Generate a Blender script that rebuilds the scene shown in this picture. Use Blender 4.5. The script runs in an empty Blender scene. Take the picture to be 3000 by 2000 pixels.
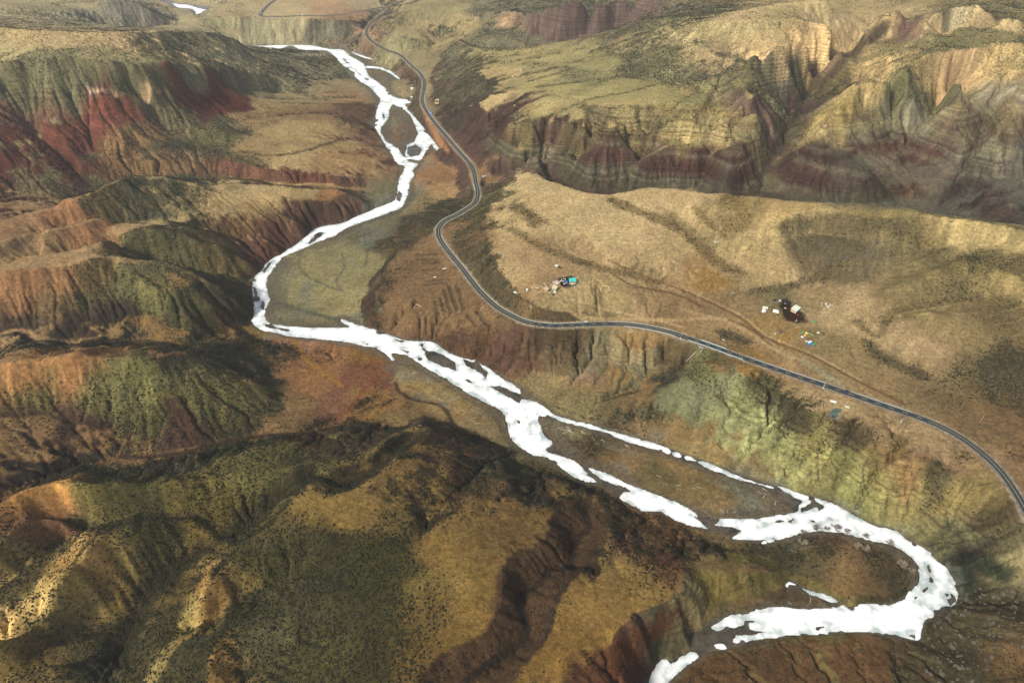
import bpy, bmesh, math, random
import numpy as np
from mathutils import Vector, Matrix
random.seed(7); rng = np.random.default_rng(7)
SC = bpy.context.scene
# ------------------------------------------------------------------ camera
CAM_Z = 510.0                       # metres above the river ice
PITCH = math.radians(39.7)
FPX = 2000.0                        # focal length in pixels of a 3000 px wide picture
cam_d = bpy.data.cameras.new('camera'); cam = bpy.data.objects.new('camera', cam_d)
SC.collection.objects.link(cam); SC.camera = cam
cam.location = (0, 0, CAM_Z); cam.rotation_euler = (math.pi/2 - PITCH, 0, 0)
cam_d.sensor_width = 36.0; cam_d.sensor_fit = 'HORIZONTAL'; cam_d.lens = FPX/3000*36.0
cam_d.clip_start = 1.0; cam_d.clip_end = 40000.0
# ------------------------------------------------------------------ sky and sun
SUN_ELEV = math.radians(40); SUN_AZ = math.radians(232)     # azimuth clockwise from +Y (away from the camera)
SUN_STRENGTH = 2.4; SUN_ANGLE = 10; SKY_STRENGTH = 0.075; EXPOSURE = 1.55
HAZE = 0.000042
W = bpy.data.worlds.new('World'); SC.world = W; W.use_nodes = True
nt = W.node_tree; nt.nodes.clear()
wo = nt.nodes.new('ShaderNodeOutputWorld'); bg = nt.nodes.new('ShaderNodeBackground'); sky = nt.nodes.new('ShaderNodeTexSky')
sky.sky_type = 'NISHITA'; sky.sun_disc = False; sky.sun_elevation = SUN_ELEV; sky.sun_rotation = SUN_AZ
sky.air_density = 1.0; sky.dust_density = 4.0; sky.ozone_density = 1.0; sky.altitude = 1500
bg.inputs['Strength'].default_value = SKY_STRENGTH
hs = nt.nodes.new('ShaderNodeHueSaturation'); hs.inputs['Saturation'].default_value = 0.40        # thin high overcast
nt.links.new(sky.outputs[0], hs.inputs['Color']); nt.links.new(hs.outputs[0], bg.inputs['Color']); nt.links.new(bg.outputs[0], wo.inputs['Surface'])
sl = bpy.data.lights.new('sun', 'SUN'); sun = bpy.data.objects.new('sun', sl); SC.collection.objects.link(sun)
sl.energy = SUN_STRENGTH; sl.angle = math.radians(SUN_ANGLE); sl.color = (1.0, 0.95, 0.86)
sdir = Vector((math.sin(SUN_AZ)*math.cos(SUN_ELEV), math.cos(SUN_AZ)*math.cos(SUN_ELEV), math.sin(SUN_ELEV)))
sun.rotation_euler = (-sdir).to_track_quat('-Z', 'Y').to_euler(); sun.location = (0, 0, 3000)
SC.view_settings.view_transform = 'Standard'; SC.view_settings.look = 'None'
SC.view_settings.exposure = EXPOSURE; SC.view_settings.gamma = 1.0
SC.render.engine = 'CYCLES'
SC.cycles.max_bounces = 4; SC.cycles.diffuse_bounces = 2; SC.cycles.glossy_bounces = 2
SC.cycles.volume_bounces = 0; SC.cycles.transmission_bounces = 2; SC.cycles.use_fast_gi = False
SP, CP = math.sin(PITCH), math.cos(PITCH)
def world_at(px, py, z):
    """survey point: where the sight line of a 3000x2000 view meets height z"""
    u = (px-1500.0)/FPX; v = (py-1000.0)/FPX
    t = (CAM_Z - z)/(SP + v*CP)
    return (t*u, t*(CP - v*SP), z)
# ------------------------------------------------------------------ survey of the land
ROAD = [(812,-20,50),(804,0,50),(786,15,50),(770,32,50),(763,44,50),(775,48,50),(827,48,50),(887,46,49),(946,46,47),(1006,42,44),(1060,33,40),(1100,25,37),(1128,22,35),
 (1142,26,33),(1128,36,31),(1108,50,29),(1083,72,27),(1073,94,25),(1079,110,24),(1095,125,23),(1125,143,22),(1164,158,21),(1183,170,21),(1208,194,20),(1230,213,20),(1242,234,20),(1243,255,20),
 (1239,276,20),(1238,298,20),(1251,328,20),(1276,362,20),(1315,408,20),(1349,447,21),(1374,476,22),(1387,502,23),(1394,536,24),(1400,564,25),(1394,589,26),(1374,608,27),(1335,630,29),(1305,645,30),
 (1287,664,31),(1284,684,32),(1291,703,33),(1306,726,33),(1331,758,34),(1355,787,35),(1380,820,36),(1404,850,37),(1435,881,38),(1465,905,39),(1496,922,40),(1530,938,41),(1564,947,41.5),(1615,953,42),(1666,952,42.5),
 (1717,950,43),(1793,948,44),(1840,950,44.5),(1893,957,45),(1957,971,45.5),(2000,985,46),(2085,1014,46.5),(2170,1045,47),(2255,1074,47.5),(2340,1103,48),(2425,1131,48.5),(2489,1153,49),(2595,1189,49.5),(2680,1218,50),(2744,1243,50.5),
 (2808,1276,51),(2851,1306,51.5),(2893,1341,52),(2935,1384,52.5),(2972,1436,53),(3000,1484,53.5),(3040,1560,54),(3080,1640,55)]
# ridges, gullies, terrace edges and cliff lines as (px, py, height)
L = []
def ln(*p): L.append(p)
# --- tributary canyon behind the farm ridge
ln((1517,507,74),(1549,502,73),(1570,515,74),(1608,527,75),(1638,533,76),(1672,549,77),(1723,566,78),(1791,568,79),(1829,555,84),(1872,549,87),(1913,543,89),(1990,555,94),(2105,571,99),(2232,576,104),(2334,589,108),(2448,594,111),(2551,598,114),(2678,612,117),(2806,638,119),(3000,668,122),(3200,720,126))
ln((1187,498,1.2),(1210,505,3),(1240,522,6),(1300,546,9),(1365,556,12),(1400,557,14),(1430,551,15),(1468,517,18),(1510,497,21),(1557,495,23),(1640,530,26),(1700,575,28),(1800,590,30),(1900,572,32),(2000,580,34),(2200,600,39),(2400,618,43),(2600,632,47),(2744,640,50),(2900,650,56),(3100,660,64))
ln((1480,510,26),(1557,489,28),(1640,515,29),(1700,558,31),(1830,552,34),(2000,555,38),(2100,566,40),(2230,560,43),(2400,590,47),(2560,600,50),(2655,592,52),(2744,604,54),(2893,527,72),(3000,510,84),(3200,480,100))
ln((1517,507,74),(1500,520,66),(1470,555,58),(1445,600,56),(1432,640,56),(1430,701,58),(1459,795,57),(1502,850,56),(1540,890,53),(1574,914,50),(1640,925,49),(1720,930,49))
# bowl of the farms: swales and noses
ln((1530,575,72),(1530,620,70),(1560,690,67),(1600,715,65),(1680,740,62),(1744,782,60),(1820,805,58),(1893,812,56.5),(2000,850,55),(2077,880,54),(2140,926,52))
ln((1640,560,76),(1720,660,72),(1800,740,67),(1900,780,63),(2000,815,60))
ln((1791,575,79),(1830,615,77),(1900,640,76),(2000,680,73),(2064,722,70),(2130,755,67),(2170,782,65),(2200,824,62),(2264,867,60))
ln((1900,560,88),(1960,610,85),(2080,680,79),(2160,730,74),(2230,770,70))
ln((2210,590,102),(2190,640,92),(2200,700,82),(2230,760,73),(2270,810,67),(2300,850,62))
ln((2264,867,60),(2383,837,64),(2468,829,68),(2596,782,76),(2700,740,84),(2800,715,92))
ln((2290,650,97),(2370,618,105),(2450,625,105),(2530,650,103),(2620,660,104))
ln((2310,690,83),(2390,680,84),(2480,690,84),(2560,720,84),(2640,735,85))
ln((2450,880,62),(2560,850,69),(2680,800,78),(2800,760,87),(2900,720,98))
ln((2380,970,55),(2468,982,56),(2532,943,60),(2638,922,66),(2808,901,75),(3000,850,86))
ln((2549,990,56),(2596,1050,54),(2660,1085,54),(2723,1109,54),(2790,1170,53),(2830,1230,52))
ln((2600,960,64),(2690,1010,63),(2760,1060,62),(2850,1110,62))
ln((2700,900,77),(2850,960,75),(3000,1010,76))
ln((2850,760,99),(2950,800,98),(3100,860,98))
ln((2400,930,57),(2300,930,56),(2230,930,55.5))
ln((1560,830,60),(1660,825,59.5),(1760,830,58.5),(1860,870,55))
# --- upper right plateau, its cliff and canyons
ln((1404,306,72),(1425,345,62),(1440,375,56),(1489,372,78),(1532,345,90),(1617,340,96),(1702,372,95),(1787,383,98),(1851,362,105),(2000,349,112),(2080,352,116),(2160,350,120),(2205,335,124))
ln((1480,430,50),(1560,440,62),(1650,440,68),(1750,450,72),(1850,440,79),(2000,425,88),(2100,430,93),(2190,425,98))
ln((1417,162,72),(1400,190,70),(1419,213,76),(1440,232,76),(1447,264,78),(1404,300,74))
ln((1330,110,62),(1400,150,68),(1490,146,82),(1600,136,92),(1640,136,96),(1700,122,112),(1780,90,128),(1870,60,146),(1960,50,158),(2060,45,170),(2200,25,186),(2300,8,196),(2420,-10,205))
ln((1560,215,92),(1700,205,108),(1850,200,118),(2000,225,124),(2110,260,128))
ln((1500,265,86),(1650,290,102),(1800,310,112),(1950,300,116),(2080,310,120))
ln((1700,122,112),(1760,170,113),(1850,170,124))
ln((2050,130,152),(2110,170,146),(2160,200,142),(2191,264,136),(2205,310,128),(2222,345,120),(2213,425,94),(2217,500,64),(2222,540,48))
ln((2179,155,168),(2250,142,174),(2350,122,178),(2450,128,176),(2480,150,168))
ln((2179,168,150),(2230,230,132),(2290,255,122),(2340,262,116))
ln((2060,60,178),(2200,60,186),(2330,50,192),(2440,70,188),(2480,120,178))
ln((2221,536,50),(2264,451,64),(2323,353,84),(2362,276,98),(2408,242,108),(2459,196,118),(2489,157,128),(2544,123,142),(2600,80,154),(2638,51,164),(2663,34,172),(2720,5,182))
ln((2300,500,66),(2350,452,86),(2375,408,100),(2430,361,118),(2500,290,142),(2523,276,147),(2570,240,158),(2630,213,166),(2690,180,172),(2744,157,178),(2829,149,182),(2920,130,188),(3000,125,192))
ln((2532,140,152),(2600,125,160),(2700,122,168),(2800,105,176),(2890,100,180),(3000,92,186),(3150,80,190))
ln((2530,120,170),(2545,60,192),(2610,40,200),(2630,20,206))
ln((2700,60,204),(2780,20,214),(2850,12,218),(2960,50,210),(3000,60,208))
ln((2780,92,186),(2850,80,190),(2880,85,192))
ln((2500,450,86),(2540,380,104),(2560,330,118),(2523,290,142))
ln((2655,492,66),(2638,447,76),(2621,383,92),(2608,323,108),(2590,300,118),(2566,290,130))
ln((2661,489,66),(2655,442,76),(2689,383,88),(2744,340,100),(2790,290,114),(2808,262,124))
ln((2659,240,152),(2655,290,140),(2650,330,125),(2660,380,106),(2650,415,92))
ln((2829,200,166),(2815,255,152),(2790,300,140),(2770,360,122),(2800,415,104),(2757,468,84),(2720,520,66))
ln((2096,250,129),(2085,289,122),(2060,330,114)); ln((2187,266,136),(2170,315,126),(2140,353,115),(2119,383,106)); ln((2150,180,148),(2085,215,136),(2010,250,126))
ln((2115,255,121),(2081,328,107),(2043,400,90),(2000,434,76)); ln((2180,290,122),(2162,340,110),(2102,383,96),(2060,420,84)); ln((2208,353,108),(2162,396,94),(2085,451,74),(2026,545,44)); ln((2130,200,138),(2060,240,122),(1990,285,113)); ln((2090,160,142),(2020,190,130),(1940,230,118))
ln((1612,345,90),(1595,387,70),(1575,430,52)); ln((1647,358,90),(1628,405,66),(1591,455,46)); ln((1702,366,90),(1672,425,62),(1651,476,46)); ln((1761,374,90),(1731,417,68),(1690,475,48),(1659,512,38)); ln((1851,348,98),(1844,400,76),(1834,459,56)); ln((1885,338,101),(1860,385,84),(1848,420,72)); ln((1923,366,98),(1889,421,72),(1872,476,54),(1842,515,42)); ln((2000,350,106),(1936,400,84),(1905,450,64)); ln((1540,360,82),(1525,400,62),(1505,445,42))
ln((2560,830,68),(2680,775,80),(2800,725,93),(2900,690,108)); ln((2640,880,70),(2760,835,80),(2880,785,94),(3000,735,108)); ln((2600,845,76),(2720,800,87),(2850,745,102))
ln((2744,590,58),(2821,510,76),(2863,404,100),(2872,340,116),(2834,298,126),(2821,247,140),(2834,191,160))
ln((2450,540,62),(2560,530,68),(2650,540,66))
ln((2430,470,80),(2500,480,82),(2600,500,76))
ln((2880,430,108),(2930,350,132),(2960,270,154),(3000,230,166),(3150,200,176))
ln((2900,520,80),(2960,440,106),(3000,400,118),(3150,360,130))
ln((2950,580,78),(3000,600,84),(3100,640,92))
# far right band of dark cliffs
ln((1590,40,104),(1612,18,118),(1700,0,136),(1900,-25,150),(2100,-40,160))
ln((1580,90,66),(1600,130,58),(1690,110,66),(1760,80,74),(1860,50,84),(1960,40,96),(2060,30,106),(2200,5,120))
ln((1400,142,44),(1500,137,50),(1580,133,54),(1690,125,62),(1800,95,72),(1900,62,86))
ln((1160,60,64),(1180,12,70),(1240,16,70),(1340,18,68),(1450,25,76),(1590,40,104))
ln((1130,56,58),(1180,66,54),(1300,80,52),(1400,92,54),(1500,82,60),(1580,60,74))
ln((1290,100,42),(1250,175,26),(1235,200,21))
ln((1330,120,46),(1280,185,28),(1250,212,22))
ln((1130,100,44),(1180,130,36))
ln((1150,90,50),(1210,110,46),(1270,120,44))
ln((1128,10,46),(1140,22,48),(1155,30,50),(1145,60,46),(1110,90,36),(1100,112,27))
# --- far terrace, its cliff and the far river
ln((520,58,44),(545,51,47),(640,50,48),(744,50,49),(850,50,49),(920,56,48),(1000,62,43),(1060,62,36))
ln((640,85,24),(740,92,22),(850,92,24),(960,100,18),(1030,115,15),(1060,120,14))
ln((700,130,2),(783,132,2),(856,129,2),(912,130,2),(964,140,2),(1003,143,2),(1040,158,3))
ln((610,20,44),(700,0,52),(800,-30,60))
ln((300,110,3),(420,100,2),(500,84,1),(530,74,1),(520,50,2),(600,40,2),(560,15,1),(500,2,1),(440,-10,1))
ln((380,85,14),(300,60,42),(200,40,66),(100,20,86),(0,10,98),(-200,10,112))
ln((460,60,16),(440,30,38),(400,5,56),(300,-10,76))
# --- far left tableland above the red cliffs
ln((-200,75,186),(0,77,182),(80,84,180),(162,91,178),(298,94,175),(400,92,166),(481,90,152),(560,90,132),(625,94,112),(663,106,95),(700,122,78),(723,134,66))
ln((-200,190,178),(0,183,172),(110,172,170),(213,162,168),(300,178,160),(374,187,154),(468,187,142),(560,192,122),(638,200,104),(723,204,84),(800,215,58),(850,215,38))
ln((-200,262,140),(0,255,136),(128,272,132),(255,268,128),(353,276,120),(440,274,110),(510,268,102),(600,258,86),(680,256,66),(760,258,46),(808,262,34))
ln((660,175,98),(740,175,66),(830,165,36),(900,180,18),(960,190,6))
ln((740,150,50),(821,150,14),(884,152,8),(940,156,5),(985,172,3))
ln((900,230,14),(1000,225,4),(1060,255,3))
ln((810,264,32),(900,280,24),(1000,300,16),(1070,310,8),(1095,318,3))
# red slopes: ribs and gullies
ln((0,300,124),(60,380,98),(128,450,76),(170,520,58))
ln((-60,320,128),(-40,420,100),(0,500,74),(60,570,56))
ln((120,310,116),(180,400,86),(250,490,56))
ln((255,290,116),(300,360,92),(340,400,76),(380,430,64))
ln((340,300,106),(420,370,76),(490,400,58))
ln((70,330,106),(120,400,82),(200,470,58),(230,500,50))
ln((215,300,112),(262,390,78),(275,430,66),(264,464,54))
ln((400,300,92),(470,360,68),(510,385,56))
ln((505,270,102),(560,310,74),(610,328,58))
ln((580,270,84),(650,305,58),(740,320,44))
ln((-100,640,72),(0,630,64),(94,640,56),(200,600,46),(300,553,38),(366,524,34),(413,515,33),(520,520,29),(612,523,25),(766,533,18),(900,541,12),(1010,547,7),(1090,560,1.5))
ln((230,500,48),(290,545,39))
ln((380,430,62),(440,470,50),(480,490,42),(510,515,32))
ln((490,400,56),(600,430,48),(680,460,42),(760,500,34),(900,510,26),(1050,520,14))
# terraces of the left bank
ln((620,330,56),(720,352,47),(800,352,42),(900,350,36),(990,352,28),(1060,372,16),(1095,385,3))
ln((660,430,46),(760,452,39),(860,455,33),(960,440,26),(1040,420,18),(1110,400,3))
ln((700,380,44),(800,400,38),(900,405,32),(1000,388,22))
ln((680,462,40),(780,478,35),(900,490,29),(1000,480,22),(1100,470,12),(1150,470,2))
ln((610,410,50),(640,395,50),(760,388,44))
# --- middle left hills
ln((-150,650,90),(0,640,88),(94,617,87),(180,592,88),(255,570,89),(330,535,89),(383,515,87),(425,513,83),(520,530,70),(612,545,58),(700,535,50),(766,545,44),(880,550,37),(990,556,29),(1080,590,17),(1105,600,3))
ln((560,600,52),(680,620,42),(790,632,34),(880,642,26),(935,655,16),(940,665,3))
ln((700,572,46),(820,580,38),(940,590,29),(1020,610,20),(1050,632,3))
ln((-100,765,84),(0,745,80),(120,705,72),(200,672,64),(276,655,60),(425,662,48),(600,668,37),(740,690,24),(840,726,10),(852,742,3))
ln((-100,720,92),(0,712,90),(100,672,88),(200,652,84),(306,632,78))
ln((150,615,80),(276,640,70),(425,650,60),(560,640,52))
ln((-100,790,92),(0,775,90),(160,735,88),(300,690,86),(400,664,82),(459,664,77),(530,685,64),(570,705,55),(640,720,44),(702,745,30),(770,775,14),(775,790,3))
ln((-100,830,70),(0,815,64),(145,790,54),(250,785,47),(340,770,42),(420,770,37),(540,785,27),(640,808,14),(715,818,8),(742,824,2))
ln((-100,815,88),(0,800,88),(60,797,88),(145,783,87),(238,769,86),(290,752,84),(327,746,81),(425,758,72),(480,765,67),(532,778,60),(600,815,48),(660,850,36),(700,880,24),(738,905,3))
ln((327,746,81),(370,790,70),(440,840,58),(500,885,47),(560,930,34),(620,965,22))
ln((502,790,62),(560,840,52),(610,890,40),(650,930,27),(690,955,14))
ln((293,829,60),(360,870,50),(430,905,38),(489,930,31))
ln((0,935,52),(128,931,48),(238,912,47),(300,905,46),(353,905,44),(425,939,33),(490,950,28),(532,965,24),(600,985,16))
ln((-100,990,42),(0,985,39),(55,978,36),(106,1009,31),(191,1010,29),(255,1005,27),(320,1000,25),(400,1000,22),(455,1003,20),(540,1016,16),(590,1005,12),(640,988,8),(700,965,5),(738,955,1.5))
ln((60,1000,44),(130,1020,42),(230,1000,38),(300,985,36),(360,975,34),(380,990,31))
# --- big lower left hill
ln((-100,1090,94),(0,1067,92),(70,1050,93),(132,1038,94),(190,1040,94),(238,1031,94),(270,1045,88),(298,1054,85),(362,1052,84),(413,1045,82),(480,1040,76),(540,1042,70),(638,1060,56),(720,1100,40),(800,1160,24),(840,1210,15))
ln((413,1037,80),(470,1025,64),(532,1029,58),(590,1015,50),(647,1003,38),(700,1005,28),(766,1012,18))
ln((0,1010,46),(60,1030,60),(110,1030,72))
ln((413,1045,82),(420,1120,62),(430,1200,46),(440,1270,34))
ln((600,1070,62),(620,1150,44),(640,1230,30))
ln((320,1060,80),(325,1140,58),(330,1230,42))
ln((-100,1260,66),(0,1210,62),(90,1200,60),(180,1210,54),(260,1240,46),(330,1270,38))
ln((120,1050,88),(150,1130,70),(180,1190,57))
ln((500,1215,44),(560,1190,44),(640,1190,38),(700,1210,30))
ln((800,1165,22),(870,1180,16),(950,1195,12))
ln((766,1012,18),(850,1040,14),(960,1060,10),(1060,1075,7),(1120,1080,5))
ln((800,1100,19),(900,1120,14),(1000,1130,11),(1100,1110,6))
ln((1160,1100,1),(1168,1140,1.5),(1160,1160,2),(1120,1170,4),(1060,1195,7),(990,1238,9),(870,1270,13),(800,1274,15),(700,1285,18),(646,1300,20),(532,1326,24),(425,1340,27),(349,1338,30),(290,1345,33),(230,1350,37),(160,1375,41),(80,1400,46),(0,1450,52),(-100,1500,58))
ln((-120,1520,78),(0,1481,84),(50,1440,88),(106,1405,90),(183,1400,90),(230,1412,86),(272,1423,83),(350,1418,80),(425,1411,77),(490,1402,73),(553,1389,69),(610,1362,63),(663,1338,58),(740,1318,52),(850,1300,46),(950,1290,40),(1010,1262,34),(1060,1240,24),(1120,1230,14),(1180,1240,8))
ln((-120,1600,70),(0,1560,66),(60,1530,64),(120,1515,60),(213,1500,52),(298,1530,46),(400,1505,44),(468,1490,43),(560,1500,46),(640,1520,42))
ln((-120,1630,82),(0,1590,78),(60,1530,76),(98,1504,75),(150,1502,74),(213,1521,64))
ln((-120,1760,62),(0,1715,50),(60,1665,50),(115,1605,50),(180,1580,47),(260,1550,45))
ln((-120,1870,86),(0,1815,82),(43,1776,81),(100,1740,79),(145,1717,78),(190,1670,76),(238,1625,74),(281,1566,72),(340,1540,68),(400,1520,64),(489,1504,60),(531,1504,57),(604,1542,50),(640,1560,46))
ln((-150,1960,44),(0,1925,32),(80,1910,30),(170,1882,28),(240,1860,26),(298,1836,22),(380,1810,22),(417,1765,23),(460,1720,24),(510,1683,26),(580,1630,28),(638,1585,30),(690,1560,33),(723,1538,35),(770,1500,39),(808,1466,43),(850,1420,48),(893,1400,50),(1000,1410,50),(1055,1389,49),(1094,1372,46),(1140,1330,42),(1190,1300,38),(1260,1268,33),(1330,1240,24))
ln((-100,2060,18),(0,2040,18),(150,2010,18),(272,1963,19),(361,1916,20),(383,1844,21),(400,1800,22))
ln((0,1990,50),(80,1955,52),(160,1930,50),(230,1915,44),(300,1890,40))
ln((420,1800,44),(460,1850,46),(440,1920,44),(420,2000,42))
ln((889,1436,66),(829,1513,66),(770,1560,66),(723,1589,66),(670,1630,66),(629,1657,66),(600,1720,65),(560,1800,61),(531,1865,57),(490,1930,54),(446,2000,51),(400,2080,48))
ln((629,1657,66),(646,1759,61),(640,1820,59),(620,1900,58),(600,2000,56))
ln((560,1900,30),(600,1850,34),(663,1793,40),(740,1750,43),(808,1708,47),(850,1687,50),(900,1660,54))
ln((760,1640,63),(820,1600,64),(880,1560,66),(940,1540,67))
ln((700,1850,56),(800,1790,58),(880,1760,60),(960,1740,61))
ln((640,2000,38),(723,1967,40),(808,1899,45),(893,1857,50),(960,1830,55))
ln((900,2000,56),(1000,1930,59),(1050,1880,60))
# --- lower middle benches and the black gorge
ln((889,1436,66),(950,1450,66),(1020,1440,65),(1090,1400,63),(1110,1375,60),(1180,1345,55),(1225,1350,53),(1230,1385,52))
ln((1040,1460,63),(1140,1480,57),(1220,1500,54),(1240,1540,55),(1220,1600,57),(1200,1680,59))
ln((1100,1460,60),(1210,1450,50),(1260,1420,46),(1300,1380,42),(1340,1330,37),(1290,1290,35))
ln((1240,1550,56),(1320,1500,54),(1380,1480,50),(1430,1500,48),(1500,1520,45),(1530,1450,38),(1520,1400,32),(1470,1360,26))
ln((1230,1520,50),(1290,1470,44),(1340,1440,40),(1370,1390,34),(1400,1330,24),(1410,1310,16))
ln((1400,1400,36),(1480,1420,40),(1540,1460,38),(1620,1470,31),(1640,1450,24),(1690,1440,12))
ln((1360,1700,60),(1370,1640,58),(1400,1580,55),(1420,1540,52))
ln((1737,1424,1),(1723,1462,3),(1714,1504,7),(1725,1545,11),(1697,1572,14),(1680,1610,17),(1667,1657,20),(1612,1674,24),(1575,1715,27),(1520,1752,30),(1531,1802,32),(1540,1865,34),(1489,1908,37),(1425,1950,41),(1361,2000,45),(1300,2060,47))
ln((1708,1462,20),(1697,1500,23),(1706,1535,25))
ln((1742,1480,14),(1754,1525,18),(1735,1568,22))
ln((1638,1462,31),(1642,1525,36),(1610,1570,40),(1560,1595,44),(1519,1606,47),(1490,1640,50),(1459,1674,52),(1450,1746,55),(1430,1800,57),(1408,1857,58),(1370,1885,60),(1319,1900,61),(1255,1959,63),(1234,2000,64),(1200,2060,64))
ln((1795,1517,22),(1780,1560,32),(1740,1610,40),(1715,1650,44),(1689,1687,48),(1638,1742,52),(1620,1790,54),(1604,1823,55),(1585,1880,57),(1553,1929,58),(1506,2000,60),(1470,2060,61))
ln((1850,1640,42),(1800,1720,48),(1740,1800,53),(1680,1900,56),(1640,1980,58))
ln((1900,1640,40),(1950,1680,40),(1960,1730,42),(1880,1790,48),(1800,1850,52))
ln((1587,1989,55),(1723,1950,52),(1774,1904,50),(1830,1865,48),(1893,1831,45),(1969,1780,42),(2000,1745,40),(2010,1700,38),(2000,1640,34),(1960,1590,30),(1900,1560,26),(1850,1530,20))
ln((1800,2000,33),(1870,1930,30),(1905,1890,28),(1955,1850,26),(1990,1830,24),(2030,1800,23),(2045,1760,24),(2035,1720,27),(2060,1705,27),(2100,1695,24),(2160,1690,20),(2230,1690,16))
ln((1850,2000,22),(1885,1965,20),(1915,1915,20),(1960,1905,18),(1995,1888,17),(2035,1858,15),(2050,1825,15))
ln((1870,2020,0),(1905,1965,0),(1930,1932,0),(1975,1925,0),(2010,1900,0),(2050,1875,0.3),(2064,1840,1.5),(2068,1790,3),(2075,1760,4),(2110,1750,5))
ln((2010,1545,4),(2060,1560,3),(2120,1585,3),(2180,1592,2.5),(2221,1600,2))
ln((2030,1590,22),(2120,1620,20),(2200,1640,16),(2250,1655,12),(2290,1670,8))
ln((2160,1700,18),(2230,1680,15),(2290,1675,11))
ln((2070,1780,2.5),(2150,1740,2.5),(2240,1715,2),(2290,1705,1.5))
ln((2110,1775,1.5),(2200,1765,1.5),(2300,1755,1.5),(2380,1765,1.5))
ln((2300,1640,6),(2400,1620,4),(2500,1620,4),(2580,1650,4),(2630,1700,4),(2620,1740,5),(2540,1755,6),(2460,1745,6),(2400,1715,6),(2350,1690,6))
ln((2320,1590,2),(2400,1575,2),(2500,1595,2),(2580,1620,2),(2650,1670,2),(2650,1720,2.5))
# lower right bank and scree
ln((2110,1925,3),(2250,1890,3),(2400,1872,3),(2560,1868,3.5),(2670,1895,4))
ln((2100,1990,7),(2250,1950,8),(2400,1930,8),(2560,1930,8),(2680,1950,9))
ln((2710,1835,2),(2780,1790,2.5),(2815,1755,3),(2800,1700,3))
ln((2760,1880,8),(2850,1830,15),(2920,1770,22),(3000,1720,32),(3100,1680,42))
ln((2760,2000,14),(2880,1950,22),(3000,1880,34),(3120,1840,44))
ln((2780,1640,2.5),(2830,1660,6),(2870,1700,14),(2930,1720,22))
ln((2740,1615,4),(2800,1612,16),(2880,1615,26),(2930,1640,31),(2960,1680,32),(3010,1720,36))
# --- right bank: ruins bench, red scarp, green cliffs
ln((1183,722,23),(1128,786,23),(1092,850,22),(1080,905,19),(1100,939,17),(1170,958,19),(1213,972,20),(1298,980,21),(1370,972,24),(1425,950,28))
ln((1240,700,25),(1200,790,25),(1180,860,24),(1200,920,22),(1320,930,25),(1400,920,30))
ln((1290,760,28),(1320,830,28),(1360,890,30))
ln((1245,660,24),(1225,640,21),(1310,610,20),(1360,590,19))
ln((1140,745,8),(1105,800,7),(1072,850,6),(1062,900,4),(1078,940,2))
ln((1160,700,4),(1180,650,4),(1290,590,6),(1350,560,9))
ln((1480,985,28),(1560,1000,28),(1640,1000,30),(1720,1000,33),(1770,1000,36))
ln((1430,1010,18),(1500,1030,16),(1570,1040,16),(1640,1015,25))
ln((1480,1060,8),(1560,1080,7),(1620,1090,6),(1660,1060,12))
ln((1787,990,38),(1850,968,42),(1893,966,43),(1955,990,41),(1950,1010,38),(1900,1030,36),(1880,1030,35),(1830,1012,36),(1787,990,38))
ln((1720,1030,24),(1780,1060,20),(1850,1070,19),(1900,1075,19),(1950,1050,22))
ln((1800,1150,9),(1850,1145,10),(1900,1140,11),(1925,1120,12))
ln((1700,1110,8),(1740,1160,6),(1780,1220,3))
ln((1640,1180,3),(1720,1215,2.5),(1800,1255,2))
ln((2050,1020,40),(2010,1060,28),(1960,1110,17),(1919,1139,11),(1870,1180,7),(1850,1225,4),(1885,1280,1.5))
ln((2043,1058,44),(2070,1055,45),(2106,1075,46),(2213,1114,46),(2235,1148,45),(2298,1177,46),(2383,1211,46),(2440,1235,47),(2489,1240,47),(2566,1262,48),(2630,1292,48),(2600,1330,44),(2587,1350,42),(2650,1345,46),(2720,1350,48),(2765,1360,48),(2787,1405,45),(2872,1419,48),(2957,1474,50),(3040,1540,51))
ln((2043,1058,44),(2050,1085,38),(2000,1130,26),(1960,1190,14),(1930,1240,6))
ln((2106,1100,38),(2130,1170,26),(2140,1260,12))
ln((2250,1170,36),(2260,1240,24),(2230,1330,9))
ln((2420,1250,40),(2390,1320,26),(2330,1400,9))
ln((2600,1340,38),(2550,1400,24),(2500,1470,6))
ln((2765,1370,42),(2720,1430,28),(2640,1530,5))
ln((2957,1490,40),(2900,1510,30),(2850,1530,22),(2808,1550,14),(2750,1590,5))
ln((2860,1430,42),(2820,1480,30),(2740,1540,14))
ln((3000,1530,46),(2960,1580,38),(2930,1610,34))
ln((3040,1620,50),(3000,1650,44),(2970,1660,38))
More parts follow.
